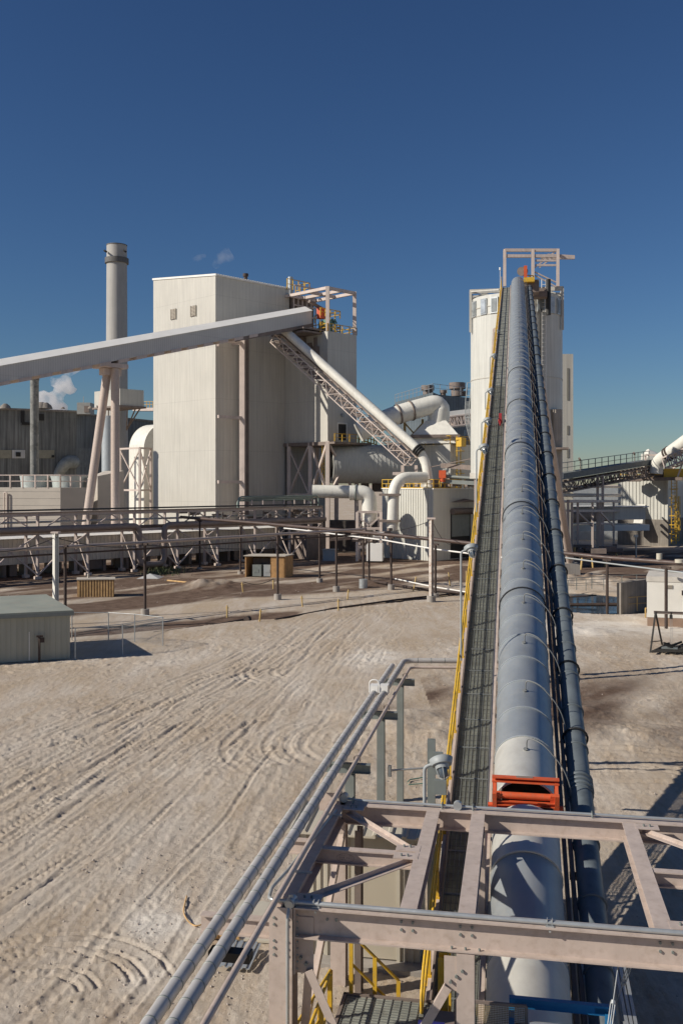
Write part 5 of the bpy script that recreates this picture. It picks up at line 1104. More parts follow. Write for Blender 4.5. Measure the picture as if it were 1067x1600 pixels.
# one closed hull: lofted tube with varying radius
cent = [P(74, 640, 215), P(84, 628, 215), P(92, 616, 215), (P(98, 604, 215)), P(104, 592, 215), P(108, 580, 215), P(113, 566, 215)]
m.tube(fillet(cent, 1, 2), [3.0+1.1*math.sin(i*.9)-i*.10 for i in range(len(fillet(cent, 1, 2)))], 14)
m.single('steam', sm, 'white steam plume rising behind the dark building next to the short stack', 'steam', kind='stuff')
sm2 = sm.copy(); sm2.name = 'thin_steam'; [x for x in sm2.node_tree.nodes if x.type == 'MAP_RANGE'][0].inputs[4].default_value = .10; [x for x in sm2.node_tree.nodes if x.type == 'TEX_NOISE'][0].inputs['Scale'].default_value = .7
m = MB(); c2 = [P(334, 418, 160), P(345, 405, 160), P(362, 395, 160)]; m.tube(c2, [.5, 1.2, 1.3], 10); c2 = [P(298, 408, 160), P(312, 402, 160), P(322, 399, 160)]; m.tube(c2, [.3, .6, .3], 10)
m.single('steam', sm2, 'faint steam wisps drifting above the tall building roof', 'steam', kind='stuff')
# ================================================================== PIPE RACK
R0 = V((-31.6, 100, 0)); RZ = 6.75; SP_ = 5.86
def RP(t, w, z): return R0+E1*t+E2*w+Z*z
rack = thing('pipe_rack', 'long brown steel pipe rack with crossed bracing along the edge of the yard', 'pipe rack', RP(17, 0, 0))
ts = [k*SP_ for k in range(-3, 8)]
for k, t_ in enumerate(ts):
    for w_ in (0, 2.6): m = MB(); m.beam(RP(t_, w_, 0), RP(t_, w_, RZ), .26, .26, 'I', .03); m.cbox(RP(t_, w_, .15), E1*.6, E2*.6, Z*.3); m.build('column', steelfar, rack)
T0_, T1_ = ts[0], ts[-1]; m = MB()
for w_ in (0, 2.6):
    m.beam(RP(T0_, w_, RZ), RP(T1_, w_, RZ), .22, .34); m.beam(RP(T0_, w_, RZ-2.0), RP(T1_, w_, RZ-2.0), .22, .3)
for t_ in ts: m.beam(RP(t_, 0, RZ-.1), RP(t_, 2.6, RZ-.1), .2, .28); m.beam(RP(t_, 0, RZ-2.1), RP(t_, 2.6, RZ-2.1), .2, .28)
rb = m.build('beam', steelfar, rack)
m = MB(); m.box(RP(T0_, -.35, RZ+.18), E1*(T1_-T0_), E2*.9, Z*.05); m.build('top_deck', steeldk, rack)
m = MB()
for k, (a, b) in enumerate(zip(ts, ts[1:])):
    md = (a+b)/2
    m.beam(RP(a, 0, RZ-1.9), RP(md, 0, RZ-.2), .12, .12); m.beam(RP(b, 0, RZ-1.9), RP(md, 0, RZ-.2), .12, .12)
    if k % 3 != 1: 
        m.beam(RP(a, 0, RZ-2.2), RP(md, 0, 2.0+.9), .15, .15); m.beam(RP(md, 0, 2.9), RP(b, 0, .4), .15, .15); m.beam(RP(b, 0, RZ-2.2), RP(md, 0, 2.9), .15, .15); m.beam(RP(md, 0, 2.9), RP(a, 0, .4), .15, .15)
    m.beam(RP(a, 0, .5), RP(a, 2.6, 4.5), .13, .13)
m.build('brace', steelfar, rack)
def rpipe(z, w, r, mt_, name, label, t0=T0_, t1=T1_, loop=None):
    pts = [RP(t0, w, z)]
    if loop: a, b, dz = loop; pts += [RP(a, w, z), RP(a, w, z-dz), RP(b, w, z-dz), RP(b, w, z)]
    pts.append(RP(t1, w, z)); MB().tube(fillet(pts, r*2.6, 6), r, 12).single(name, mt_, label, 'pipe')
rpipe(RZ-1.55, -.5, .34, mat('brown_lagged_pipe', (.30, .235, .20), .6, var=.12), 'lagged_pipe', 'thick brown lagged pipe on the rack with a drop loop, nearest the yard', loop=(12.0, 15.4, 4.4))
rpipe(RZ-1.75, 1.7, .2, steeldk, 'rack_pipe', 'dark thin pipe at the middle level of the pipe rack')
rpipe(RZ-.1, 1.2, .14, rust, 'rack_pipe', 'thin rusty pipe at the top level of the pipe rack')
rpipe(RZ-.9, 2.1, .12, galvp, 'rack_pipe', 'thin bright pipe between the two levels of the pipe rack')
rpipe(RZ+.45, -.1, .09, mat('black_pipe', (.05, .05, .05), .5), 'rack_pipe', 'black pipe lying along the top edge of the pipe rack', t0=T0_, t1=T1_-1)
m = MB(); random.seed(13)
for k in range(40):
    t_ = random.uniform(18, T1_); w_ = random.uniform(.3, 2.4); z_ = random.uniform(RZ-1.8, RZ-.1); m.tube([RP(t_, w_, z_), RP(t_+random.uniform(.4, 1.5), w_, z_)], random.uniform(.08, .24), 8)
    if k % 2: m.tube([RP(t_, w_, z_-.6), RP(t_, w_, z_+.5)], .08, 6)
m.single('valve_cluster', steeldk, 'cluster of valves and short pipes inside the right half of the pipe rack', 'valves')
# green hoop pipes above rack right end
gp = thing('hooped_pipes', 'set of greenish hooped pipes rising above the right end of the pipe rack', 'pipes', RP(34, 1, 0))
for k in range(3):
    a, b = 26.4+k*.55, 36.6+k*.15; z1 = RZ+1.55-k*.25; w_ = .4+k*.5
    MB().tube(fillet([RP(T1_-14.0+k*.3, w_, RZ), RP(T1_-14.0+k*.3, w_, z1), RP(T1_-.3-k*.2, w_, z1), RP(T1_-.3-k*.2, w_, RZ)], .6, 6), .11, 8).build('pipe', mat('greenish_pipe', (.22, .27, .235), .5), gp)
for k in range(7): t_ = T1_-12+k*1.8; MB().tube([RP(t_, .2, RZ-.2), RP(t_, .2, RZ+1.1)], .09, 6).build('riser', steelfar, gp)
# long low covered conveyor behind the rack
lg = thing('low_gallery', 'long low ribbed conveyor housing with white roof behind the pipe rack', 'gallery', RP(10, 4.5, 0))
def LP(t, w, z): return R0+E1*t+E2*w+Z*z
m = MB(); m.box(LP(-22, 3.6, 1.35), E1*58, E2*7.0, Z*2.72); ribs2(m, LP(-22, 3.6, 1.35), E1, 58, 2.7, -E2, .5, .18, .06); m.build('wall', mat('taupe_cladding', (.64, .60, .53), .5, var=.07, scale=.3, streak=.15), lg)
m = MB(); m.add([LP(-22, 3.4, 4.1), LP(36, 3.4, 4.1), LP(36, 9.5, 4.75), LP(-22, 9.5, 4.75), LP(36, 10.8, 4.1), LP(-22, 10.8, 4.1)], [(0,1,2,3),(3,2,4,5),(0,3,5),(1,4,2),(0,5,4,1)]); m.build('roof', whitep, lg)
m = MB(); random.seed(3)
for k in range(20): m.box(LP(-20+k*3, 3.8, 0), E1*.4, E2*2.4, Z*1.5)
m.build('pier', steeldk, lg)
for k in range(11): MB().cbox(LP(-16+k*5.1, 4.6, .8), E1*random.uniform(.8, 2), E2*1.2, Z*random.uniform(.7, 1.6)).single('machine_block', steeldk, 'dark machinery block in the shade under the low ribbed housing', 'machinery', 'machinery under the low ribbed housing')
# second far gallery line (roof) beyond, right part
m = MB(); m.cbox(LP(39, .5, 1.6), E1*3.5, E2*3, Z*3.2); m.single('brown_enclosure', steeldk, 'dark brown enclosure at the right end of the pipe rack', 'enclosure')
m = MB(); q = G(516, 876); m.cbox(q+Z*.7, FU*1.7, FV*1.3, Z*1.4); m.cbox(q+Z*1.45, FU*1.9, FV*1.5, Z*.1)
m.single('grey_cabinet', lamphead, 'pale grey electrical cabinet on the ground below the right end of the rack', 'cabinet')
# ================================================================== OVERHEAD PIPE LINES
def dpost(px, Y, z, label, hblk=.5, blk=conc, r=.11, grp='dark posts carrying overhead pipes'):
    q = XY(px, Y); q.z = hgt(q.x, q.y); t = thing('pipe_support_post', label, 'post', q, grp)
    m = MB(); m.tube([q-Z*.2, V((q.x, q.y, z))], r, 10); m.build('post', rust, t)
    m = MB(); m.beam(V((q.x, q.y, z))-E2*.35, V((q.x, q.y, z))+E2*.35, .14, .14); m.build('crosshead', rust, t)
    if hblk: MB().tube([q-Z*.3, q+Z*hblk], .32, 14).build('base', blk, t)
dpost(102.5, 68, 5.55, 'thin dark post just behind the green roofed shed', 0)
dpost(227, 72.5, 5.4, 'dark post on a concrete base left of centre in the yard')
dpost(434, 82.4, 5.45, 'dark post on a round concrete base right of the plywood hut')
dpost(525.5, 88.8, 5.55, 'dark post on a concrete base directly below the white vessel')
dpost(567.5, 92.6, 5.0, 'dark post with a pale grey drum-shaped base', .45)
dpost(312.5, 112, 5.6, 'dark post left of the plywood hut in front of the rack', .2)
dpost(376, 105.6, 5.3, 'dark post touching the left side of the plywood hut', .3)
dpost(499.5, 96.8, 5.1, 'dark post between the plywood hut and the grey cabinet', .4)
dpost(433.5, 104, 5.3, 'dark post hidden right behind the hut corner post', .2)
dpost(576.5, 99, 4.9, 'thin dark post just right of the grey drum-shaped base', 0)
dpost(611, 90, 4.9, 'dark post in front of the ribbed wall of the small building')
dpost(680, 84.7, 4.6, 'dark post close behind the tall rusty white column')
dpost(948, 73.9, 4.1, 'rusty dark post at the pond edge right of the conveyor', 0)
dpost(1040, 66, 4.2, 'short dark post behind the white stucco hut', 0)
m = MB(); q = XY(567.5, 91.6); m.tube([q-Z*.1, q+Z*.85], .4, 16); m.single('grey_drum', galvp, 'pale grey drum standing at the foot of a dark post', 'drum')
a = V((-48, 39.5, 5.55)); lineA = lambda x, z: V((x, x+87.8, z))
def runpipe(pts, r, mt_, label, name='overhead_pipe'): MB().tube(fillet(pts, r*3, 4), r, 10).single(name, mt_, label, 'pipe')
runpipe([lineA(-36, 5.4), lineA(-14.8, 5.5), lineA(-5.4, 5.62), lineA(2.2, 5.7)], .12, mat('taupe_pipe', (.40, .33, .29), .5, var=.1), 'taupe overhead pipe running from the left edge up to the ribbed building')
runpipe([lineA(-36, 4.9)+E2*.3, lineA(-14.8, 5.0)+E2*.3, lineA(2.2, 5.2)+E2*.3], .07, rust, 'thin dark overhead pipe beside the taupe one on the left')
lineB = lambda x, z, o=0: V((x, 94.6-x+o, z))
runpipe([lineB(-19, 6.0), lineB(-8, 5.65), lineB(0, 5.35), lineB(8.3, 4.95), lineB(15, 4.55), lineB(20.4, 4.25), lineB(34, 4.0)], .17, mat('brown_pipe', (.085, .055, .045), .5, var=.25), 'thick dark brown overhead pipe crossing the whole yard to the right edge')
runpipe([lineB(-6, 5.3, -.3), lineB(-4, 5.2, -.3), lineB(4, 4.65, -.4), lineB(8.3, 4.1, -.4), lineB(13.5, 3.75, -.4)], .07, whitep, 'white overhead pipe below the thick brown one')
runpipe([lineB(15, 4.3, -.4), lineB(20.4, 3.85, -.4), lineB(25, 3.5, -.4), lineB(25.6, 3.4, -.4), lineB(25.7, 1.0, -.4)], .06, lamphead, 'light grey pipe turning down left of the white stucco hut')
runpipe([lineB(5, 1.0, 1), lineB(8, .7, 0), lineB(13.2, .35, 0)], .06, whitep, 'white pipe running low over the ground behind the tall rusty column', 'ground_pipe')
runpipe([G(584, 908, .25), G(640, 918, .2), G(725, 927, .2)], .13, rust, 'dark pipe lying on the ground right of the grey drum', 'ground_pipe')
runpipe([P(560, 838, 94), P(568, 832, 93.5), P(600, 833, 92), P(605, 843, 91.5)], .1, whitep, 'short white pipe bend where two overhead pipes meet', 'pipe_bend')
m = MB(); random.seed(17)
for k in range(18): q = P(random.uniform(558, 606), random.uniform(826, 850), random.uniform(92, 97)); m.tube([q, q+random.choice([E1, E2, Z])*random.uniform(.4, 1.4)], random.uniform(.06, .2), 8)
m.single('pipe_junction', steeldk, 'knot of dark valves where the overhead pipes meet beside the ribbed building', 'valves')
# tall columns with cables
c1 = XY(87.5, 66); t = thing('cable_column', 'tall cream steel column with a rusty top plate behind the green roofed shed', 'column', c1, 'tall columns holding guy cables')
MB().beam(c1, V((c1.x, c1.y, zat(c1, 833))), .32, .3, 'I', .03, up=E1).build('column', creamp, t); MB().cbox(V((c1.x, c1.y, zat(c1, 832))), FU*.55, FV*.4, Z*.12).build('top_plate', steelfar, t)
c2_ = XY(673.5, 81); t = thing('cable_column', 'tall rust streaked white column standing in front of the small ribbed building', 'column', c2_, 'tall columns holding guy cables')
MB().beam(c2_, V((c2_.x, c2_.y, zat(c2_, 811))), .28, .28, 'I', .03, up=E1).build('column', mat('rusty_white', (.62, .55, .48), .6, var=.15, scale=2, dirt=(.28, .12, .06), dirtamt=.95, streak=.4), t)
MB().cbox(V((c2_.x, c2_.y, zat(c2_, 810))), FU*.75, FV*.4, Z*.14).build('top_plate', steelfar, t); MB().tube([c2_-Z*.1, c2_+Z*.5], .38, 14).build('base', conc, t)
def cable(a, b, sag, label, r=.028):
    a, b = V(a), V(b); MB().tube([a.lerp(b, k/14)-Z*sag*4*(k/14)*(1-k/14) for k in range(15)], r, 5).single('guy_cable', black, label, 'cable')
cable(P(86, 840, 66), P(-20, 862, 58), .3, 'black cable from the cream column to the left edge')
cable(P(88, 840, 66), P(226, 852, 72.5), .35, 'black cable from the cream column to the nearest dark post')
cable(P(228, 852, 72.5), P(440, 858, 82.4), .1, 'black cable sagging between the first two dark posts')
cable(P(671, 814, 81), P(605, 830, 92), .2, 'black cable from the rust streaked column to the left')
cable(P(676, 816, 81), P(706, 850, 110), .6, 'black cable from the rust streaked column down to the roller door')
# lower-left shed, fence
q0 = G(110, 1029); ls_ = thing('green_roofed_shed', 'low sage green metal shed with a green roof at the left edge', 'shed', q0)
SU = V((-.93, -.367, 0)).normalized(); SV = V((-.5, .866, 0)); sh = 2.62
q0f = V((q0.x, q0.y, 0)); m = MB(); m.box(q0f, SU*9, SV*6.2, Z*sh); 
for k in range(30): m.box(q0f+SU*(.15+k*.3), SU*.045, -SV*.03, Z*sh)
m.build('wall', shedclad, ls_)
m = MB(); e = q0f+Z*(sh+.01)-SU*.15-SV*.2; m.box(e, SU*9.4, SV*6.6+Z*.25, Z*.14); m.build('roof', shedroof, ls_)
m = MB(); m.box(q0f+Z*(sh-.14)-SU*.17-SV*.23, SU*9.4, SV*.06, Z*.2); m.build('gutter', greypost, ls_)
m = MB(); m.box(q0f+Z*.05+SU*2.2-SV*.05, SU*.04, SV*.05, Z*1.6); m.build('seam', whitep, ls_)
q = q0f+SU*1.75-SV*.35; m = MB(); m.beam(q, q+Z*1.45, .1, .1); m.cbox(q+Z*1.42-SU*.02, SU*.34, SV*.12, Z*.10); m.cbox(q+Z*1.2-SU*.15, SU*.22, SV*.16, Z*.26); m.single('meter_post', rust, 'short rusty post with a valve in front of the green roofed shed', 'post')
fn = thing('chain_link_fence', 'chain link fence with thin galvanised posts beside the green roofed shed', 'fence', G(200, 1015))
fp = [G(118, 1030), G(192, 1022), G(255, 1009)]; fp2 = [G(113, 1000), G(170, 1000), G(211, 1003), G(255, 1009)]; fh = 1.75
for lst in (fp, fp2[:-1]):
    for q in lst: MB().tube([q-Z*.1, q+Z*fh], .035, 8).build('post', galvp, fn)
m = MB()
for lst in (fp, fp2):
    for a, b in zip(lst, lst[1:]): m.tube([a+Z*fh, b+Z*fh], .022, 6)
m.build('top_rail', galvp, fn)
m = MB()
for lst in (fp, fp2):
    for a, b in zip(lst, lst[1:]):
        L_ = (b-a).length; d = (b-a)/L_; k = -fh
        while k < L_:
            for sg in (1, -1):
                t0, t1 = max(0, k), min(L_, k+fh)
                if t1 > t0:
                    z0, z1 = t0-k, t1-k
                    if sg < 0: z0, z1 = fh-z0, fh-z1
                    m.beam(a+d*t0+Z*z0, a+d*t1+Z*z1, .003, .003)
            k += .11
m.build('mesh', galvp, fn)
# crate, hut
cr = G(122, 933); t = thing('wooden_crate', 'long slatted wooden crate with a pale lid on the sand', 'crate', cr)
cu, cv_ = V((.99, .12, 0)), V((-.25, .97, 0)); w_, d_, h_ = 3.15, 1.5, 1.5
m = MB(); m.box(cr, cu*w_, cv_*d_, Z*h_); m.build('box', mat('crate_core', (.22, .14, .08), .85), t)
m = MB(); 
for k in range(13): m.box(cr+cu*(k*w_/13+.03)-cv_*.05, cu*(w_/13-.1), cv_*.05, Z*h_)
for k in range(5): m.box(cr-cu*.05+cv_*(k*d_/5+.03), cu*.05, cv_*(d_/5-.1), Z*h_)
m.build('slats', woodp, t)
m = MB(); m.box(cr-cu*.1-cv_*.1+Z*h_, cu*(w_+.2), cv_*(d_+.2), Z*.08); m.tube([cr+cu*.9+cv_*1+Z*h_, cr+cu*.9+cv_*1+Z*(h_+.45)], .1, 8); m.build('lid', mat('pale_lid', (.5, .45, .38), .8, var=.15), t)
hq = G(383, 902); t = thing('plywood_hut', 'open fronted plywood hut sheltering two grey boxes', 'hut', hq); hu_, hv_ = V((.99, -.14, 0)), V((.3, .95, 0)); hw, hd_, hh = 4.3, 2.4, 2.25
m = MB(); m.box(hq, hu_*.12, hv_*hd_, Z*hh); m.box(hq+hu_*(hw*.64), hu_*hw*.36, hv_*.1, Z*hh); m.box(hq+hu_*(hw-.12), hu_*.12, hv_*hd_, Z*hh); m.box(hq+hv_*hd_, hu_*hw, hv_*.1, Z*hh); m.box(hq+hu_*(hw*.64), hu_*.1, hv_*hd_, Z*hh); m.build('wall', wood, t)
m = MB(); m.box(hq-hu_*.12-hv_*.15+Z*hh, hu_*(hw+.24), hv_*(hd_+.3), Z*.09); m.build('roof', MATS['pale_lid'], t)
m = MB(); m.box(hq+hu_*.15+hv_*1.8+Z*.1, hu_*2.4, hv_*.05, Z*1.8); m.build('inner_board', steeldk, t)
for i, f in enumerate((.16, .44)): 
    q = hq+hu_*hw*f+hv_*.3; m = MB(); m.box(q+Z*.1, hu_*.95, hv_*.8, Z*1.15); m.box(q+Z*1.25-hu_*.03, hu_*1.01, hv_*.85, Z*.08); m.box(q+hu_*.2-hv_*.03+Z*.5, hu_*.5, hv_*.03, Z*.35); m.single('grey_box', greypost if i == 0 else lamphead, ('left' if i == 0 else 'right')+' one of two grey electrical boxes inside the plywood hut', 'electrical box')
# bollards
blist = [(355, 963, 'yellow marker post at the end of the long ditch, left of centre'), (405.5, 971, 'yellow marker post nearest the camera in the yard centre'), (473, 948, 'yellow marker post near the culvert left of centre'), (528.5, 954, 'yellow marker post at the culvert mouth'),
 (542.5, 937, 'yellow marker post behind the culvert mouth'), (380, 926, 'yellow rope post left of the chain below the hut'), (427, 921, 'leaning yellow rope post below the hut'), (645, 924, 'leaning yellow post left of the tall rusty column'), (703, 916, 'yellow post right of the tall rusty column'), (728, 913, 'yellow post nearest the conveyor handrail, left side'),
 (907, 890, 'yellow bollard right of the conveyor leg, first of four'), (926, 887, 'yellow bollard right of the conveyor leg, second of four'), (944.5, 885, 'yellow bollard right of the conveyor leg, third of four'), (961, 882, 'yellow bollard right of the conveyor leg, fourth of four'), (66, 947, 'short yellow stake right above the green shed roof')]
for i, (px, py, lab) in enumerate(blist):
    q = G(px, py); q.z = hgt(q.x, q.y)-.1; r_ = .06 if px < 800 else .12; t = thing('marker_post', lab, 'post', q, 'yellow marker posts round the yard'); ln = V((.12*math.sin(i*2.1), 0, 1)) if px != 645 else V((.2, 0, 1))
    h_ = .95 if px < 620 else 1.4; MB().tube([q, q+ln*h_, q+ln*(h_+.05)], [r_, r_, r_*.5], 10).build('post', yelbeam, t)
    if px < 600: MB().tube([q+ln*.8-FU*.12, q+ln*.8+FU*.16], .03, 6).build('peg', yelbeam, t)
a, b = G(380, 926), G(427, 921); cable(a+Z*1.0, b+Z*1.0, .35, 'drooping rope between the two yellow posts below the hut', .03)
a, b = G(528, 954), G(575, 950); 
m = MB(); m.tube([G(240, 990, -.1), G(345, 976, -.1), G(385, 968, -.02)], .13, 10); m.tube([G(385, 968, .05), G(389, 967, .05)], .24, 10); m.single('culvert_pipe', rust, 'dark half buried pipe along the long ditch in the left yard', 'pipe')
m = MB(); m.tube([G(430, 968, .02), G(520, 951, .02), G(620, 937, .02), G(722, 926, .02)], .08, 8); m.single('trench_pipe', rust, 'thin dark pipe lying in the ditch across the centre of the yard', 'pipe')
m = MB(); m.tube([G(262, 907, .08), G(325, 913, .08)], .09, 8); m.single('fallen_pole', woodp, 'pale pole lying flat on the sand in front of the rack', 'pole')
m = MB(); q = G(212, 905); m.add([q, q+V((2.4, .3, 0)), q+V((2.6, 2.6, 0)), q+V((.4, 2.2, 0)), q+V((1.3, 1.1, .5))], [(0,1,4),(1,2,4),(2,3,4),(3,0,4),(3,2,1,0)]); m.single('sand_sheet', galgrey, 'crumpled pale sheet on the ground left of the rack pipe loop', 'sheet')
# weeds under the rack
gw = mat('weed', (.09, .11, .045), .8, var=.3, scale=4)
m = MB(); random.seed(31)
for k in range(900):
    q = G(random.gauss(255, 16), random.gauss(893, 3)) if k < 650 else G(random.gauss(20, 14), random.gauss(893, 3)); q += V((random.gauss(0, .5), random.gauss(0, .5), 0)); a = random.random()*6.28; h_ = random.uniform(.15, .5)
    d = V((math.cos(a), math.sin(a), 0)); m.add([q-d*.05, q+d*.05, q+d.cross(Z)*h_*.5+Z*h_], [(0,1,2)])
m.single('weeds', gw, 'low green weeds growing under the pipe rack', 'weeds', kind='stuff')
# ================================================================== RIGHT SIDE
rb0 = XY(1043, 152); rbz = zat(rb0, 750); zc_ = zat(rb0, 812)
rbd = thing('ribbed_silo_house', 'white ribbed building on a stained concrete base at the right edge', 'building', rb0)
fd = V((-.86, .51, 0)); rl = (along(rb0, fd, 965)-rb0).length; sd2 = V((.51, .86, 0))
m = MB(); m.box(flat(rb0)+Z*zc_, fd*rl, sd2*12, Z*(rbz-zc_)); ribs2(m, flat(rb0)+Z*zc_, fd, rl, rbz-zc_, -sd2, .55, .2, .08); m.build('wall', MATS['cream_plain'], rbd)
m = MB(); m.box(flat(rb0)-sd2*.15+fd*-.05, fd*(rl+.1), sd2*12.2, Z*zc_); m.build('base', concdk, rbd)
m = MB(); m.box(flat(rb0)+Z*rbz-sd2*.2-fd*.2, fd*(rl+.4), sd2*12.4, Z*.25); m.build('roof', whitep, rbd)
m = MB(); m.box(flat(rb0)+sd2*12-fd*0, sd2*.01+V((12, 2, 0)), V((-1, 8, 0)), Z*(rbz-.6)); m.build('side_wing', cream, rbd)
q = along(rb0, fd, 1001); q = flat(q)-sd2*.2; m = MB(); za_, zb2 = zat(q, 820), zat(q, 788); m.add([q+Z*za_-sd2*2.2-fd*.7, q+Z*za_-sd2*2.2+fd*.7, q+Z*zb2+fd*.7, q+Z*zb2-fd*.7, q+Z*(za_+.2)-fd*.7, q+Z*(za_+.2)+fd*.7], [(0,1,2,3),(0,4,5,1),(0,3,4),(1,5,2)]); m.build('chute', creamp, rbd)
m = MB(); m.box(q+Z*(za_-.9)-sd2*2.3-fd*.6, fd*1.2, sd2*1.2, Z*1.1); m.build('chute_mouth', dark, rbd)
def yl(px, Yd, py0, py1, label, w_=.9):
    q = XY(px, Yd); z0, z1 = zat(q, py1), zat(q, py0); m = MB()
    for s in (-1, 1): m.beam(q+FU*s*w_*.4+Z*z0, q+FU*s*w_*.4+Z*z1, .12, .12)
    n_ = int((z1-z0)/.5)
    for k in range(n_): m.beam(q-FU*w_*.4+Z*(z0+k*.5), q+FU*w_*.4+Z*(z0+k*.5), .07, .07)
    for k in range(int((z1-z0)/1.4)):
        z_ = z0+1.6+k*1.4; m.tube([q+FU*w_*.7*math.cos(R(a))-FV*.9*math.sin(R(a))+Z*z_ for a in range(0, 181, 30)], .06, 5)
    for a in (40, 90, 140): m.beam(q+FU*w_*.7*math.cos(R(a))-FV*.9*math.sin(R(a))+Z*(z0+1.6), q+FU*w_*.7*math.cos(R(a))-FV*.9*math.sin(R(a))+Z*(z1), .06, .06)
    m.single('caged_ladder', yellow, label, 'ladder')
yl(1052, 150, 745, 850, 'tall yellow caged ladder on the right hand building corner')
yl(1057, 147, 775, 845, 'second lower yellow ladder right of the tall caged one', .7)
m = MB(); q = flat(rb0)+Z*(rbz+.25); rail(m, [q+fd*rl*.95, q+fd*rl*.45], 1.2, 1.2, .08, toe=True); rail(m, [q+fd*2.5, q-fd*.1], 1.2, 1.0, .08); m.cbox(XY(1052, 150, rbz+.9), FU*3.2, FV*2, Z*1.7); m.single('roof_rails', yellow, 'yellow roof rails and guards above the right hand building', 'handrail')
m = MB(); random.seed(23)
for k in range(26): w_ = XY(random.uniform(985, 1066), random.uniform(150, 156), rbz+random.uniform(.2, 1.6)); m.cbox(w_, FU*random.uniform(.4, 2.4), FV*random.uniform(.5, 1.4), Z*random.uniform(.2, 1.0))
m.beam(XY(985, 151, rbz+.1), XY(1066, 148, rbz+.2), 1.2, .5); m.single('roof_machinery', steeldk, 'dark machinery strip along the top of the right hand building', 'machinery')
m = MB(); m.tube([P(1006, 715, 151), P(1022, 722, 151)], 1.5, 14); m.cbox(P(1012, 722, 151), FU*2.0, FV*1.5, Z*2.6); m.single('head_casing', creamp, 'cream head casing at the upper end of the dark belt conveyor', 'casing')
# dark conveyor up to it
bc = thing('belt_conveyor', 'dark open belt conveyor with a rail sloping up to the right hand building', 'conveyor', XY(940, 130))
a, b = P(862, 746, 125), P(1012, 722, 150); m = MB(); m.beam(a, b, 1.6, .8); m.build('belt_trough', mat('dark_belt', (.14, .155, .155), .6), bc)
m = MB(); truss(m, a-Z*.8, b-Z*.8, 1.8, 1.3, 22, .14); m.build('truss', steeldk, bc)
m = MB(); rail(m, [a+Z*.3-FV*.9, b+Z*.3-FV*.9], 1.4, 2.2, .05); m.build('handrail', greypost, bc)
m = MB(); 
for px in (933, 941): q = XY(px, 135); I(m, q, q+Z*zat(q, 742), .35)
m.build('support', steelfar, bc)
m = MB(); m.tube([P(876, 772, 131), P(905, 760, 133), P(960, 747, 140), P(985, 745, 146)], .13, 6); m.single('curved_pipe', rust, 'thin dark pipe curving below the dark belt conveyor', 'pipe')
for px, py, Yd in ((906, 717, 130), (991, 708, 146)):
    q = P(px, py+18, Yd); m = MB(); m.tube([q, P(px, py, Yd)], .06, 6); m.tube([P(px, py, Yd), P(px-2, py+1, Yd)], .25, 8); m.single('belt_lamp', steeldk, ('left' if px < 950 else 'right')+' small pole lamp above the dark belt conveyor rail', 'lamp')
# diagonal white duct at upper right
rd = thing('inclined_duct', 'white tube on a lattice truss entering from the right edge above the yellow guards', 'duct', XY(1030, 146))
a, b = P(1026, 722, 148), P(1100, 668, 140); m = MB(); m.tube(fillet([P(1024, 740, 148), a, b], 1.2), 1.0, 16); m.build('tube', creamp, rd)
m = MB(); dv3 = (b-a).normalized(); 
for s in (2.4, 2.9): m.ring(a+dv3*s, dv3, 1.0, .3, 16, .12)
m.build('coupling', rust, rd)
m = MB(); truss(m, P(1040, 716, 146), P(1100, 690, 140), 1.8, 1.6, 7, .16); m.beam(P(1008, 711, 148), P(1080, 712, 146), .3, .25); m.beam(P(1008, 711, 148), P(1008, 745, 148), .25, .25); m.beam(P(1066, 722, 144), P(1058, 745, 144), .2, .2); m.build('truss', steelfar, rd)
# pink rack right
rr = thing('pink_pipe_rack', 'pale pink pipe rack between the conveyor leg and the right hand building', 'pipe rack', XY(920, 128))
m = MB()
def hz_(px0, px1, py, Y0, Y1, s): m.beam(P(px0, py, Y0), P(px1, py, Y1), s, s)
for py, s in ((761, .3), (774, .5), (784, .35)): m.tube([P(868, py-.5, 124), P(968, py, 150)], s*.5, 8)
m.build('pipe', mat('pale_pipe', (.62, .56, .50), .5, var=.06), rr)
m = MB()
for px in (887, 893, 902, 925, 937, 958): q = XY(px, 118+(px-887)*.3); I(m, q, q+Z*zat(q, 783), .28)
hz_(887, 966, 783, 118, 142, .35); hz_(880, 966, 798, 118, 142, .3)
for a_, b_ in ((902, 925), (937, 958)): m.beam(P(a_, 800, 124), P(b_, 822, 126), .2, .2); m.beam(P(a_, 818, 124), P(b_, 818, 126), .2, .2)
m.build('frame', steelfar, rr)
m = MB(); m.box(XY(868, 140, 4.6), V((14, 3, 0)), V((0, 4, 0)), Z*1.8); m.single('low_gallery', MATS['taupe_cladding'], 'taupe covered housing with white roof behind the pink pipe rack', 'gallery')
m = MB(); m.box(XY(868, 139.6, 6.45), V((14.5, 3, 0)), V((0, 5, 0)), Z*.15); m.box(XY(868, 139.0, 3.0), V((14.5, 3, 0)), V((0, 5, 0)), Z*.9); m.single('pale_roof_sheets', whitep, 'pale flat roofs layered behind the pink pipe rack', 'roof')
m = MB(); m.tube([XY(866, 134, 5.2), XY(962, 146, 5.2)], .9, 12); m.single('fat_brown_pipe', MATS['brown_lagged_pipe'], 'fat brown pipe behind the pink rack columns', 'pipe')
m = MB(); m.box(XY(870, 170, 0), V((16, 0, 0)), V((0, 5, 0)), Z*9.2); m.single('distant_hall', mat('distant_wall', (.42, .44, .45), .7), 'pale bluish hall in the distance under the dark belt conveyor', 'building')
m = MB(); random.seed(41)
for k in range(26): q = XY(random.uniform(880, 962), random.uniform(112, 126)); m.cbox(q+Z*random.uniform(.2, 2.2), FU*random.uniform(.4, 2.5), FV*1, Z*random.uniform(.2, .7))
m.single('scrap_pile', steeldk, 'dark jumbled equipment on the ground under the pink rack', 'scrap')
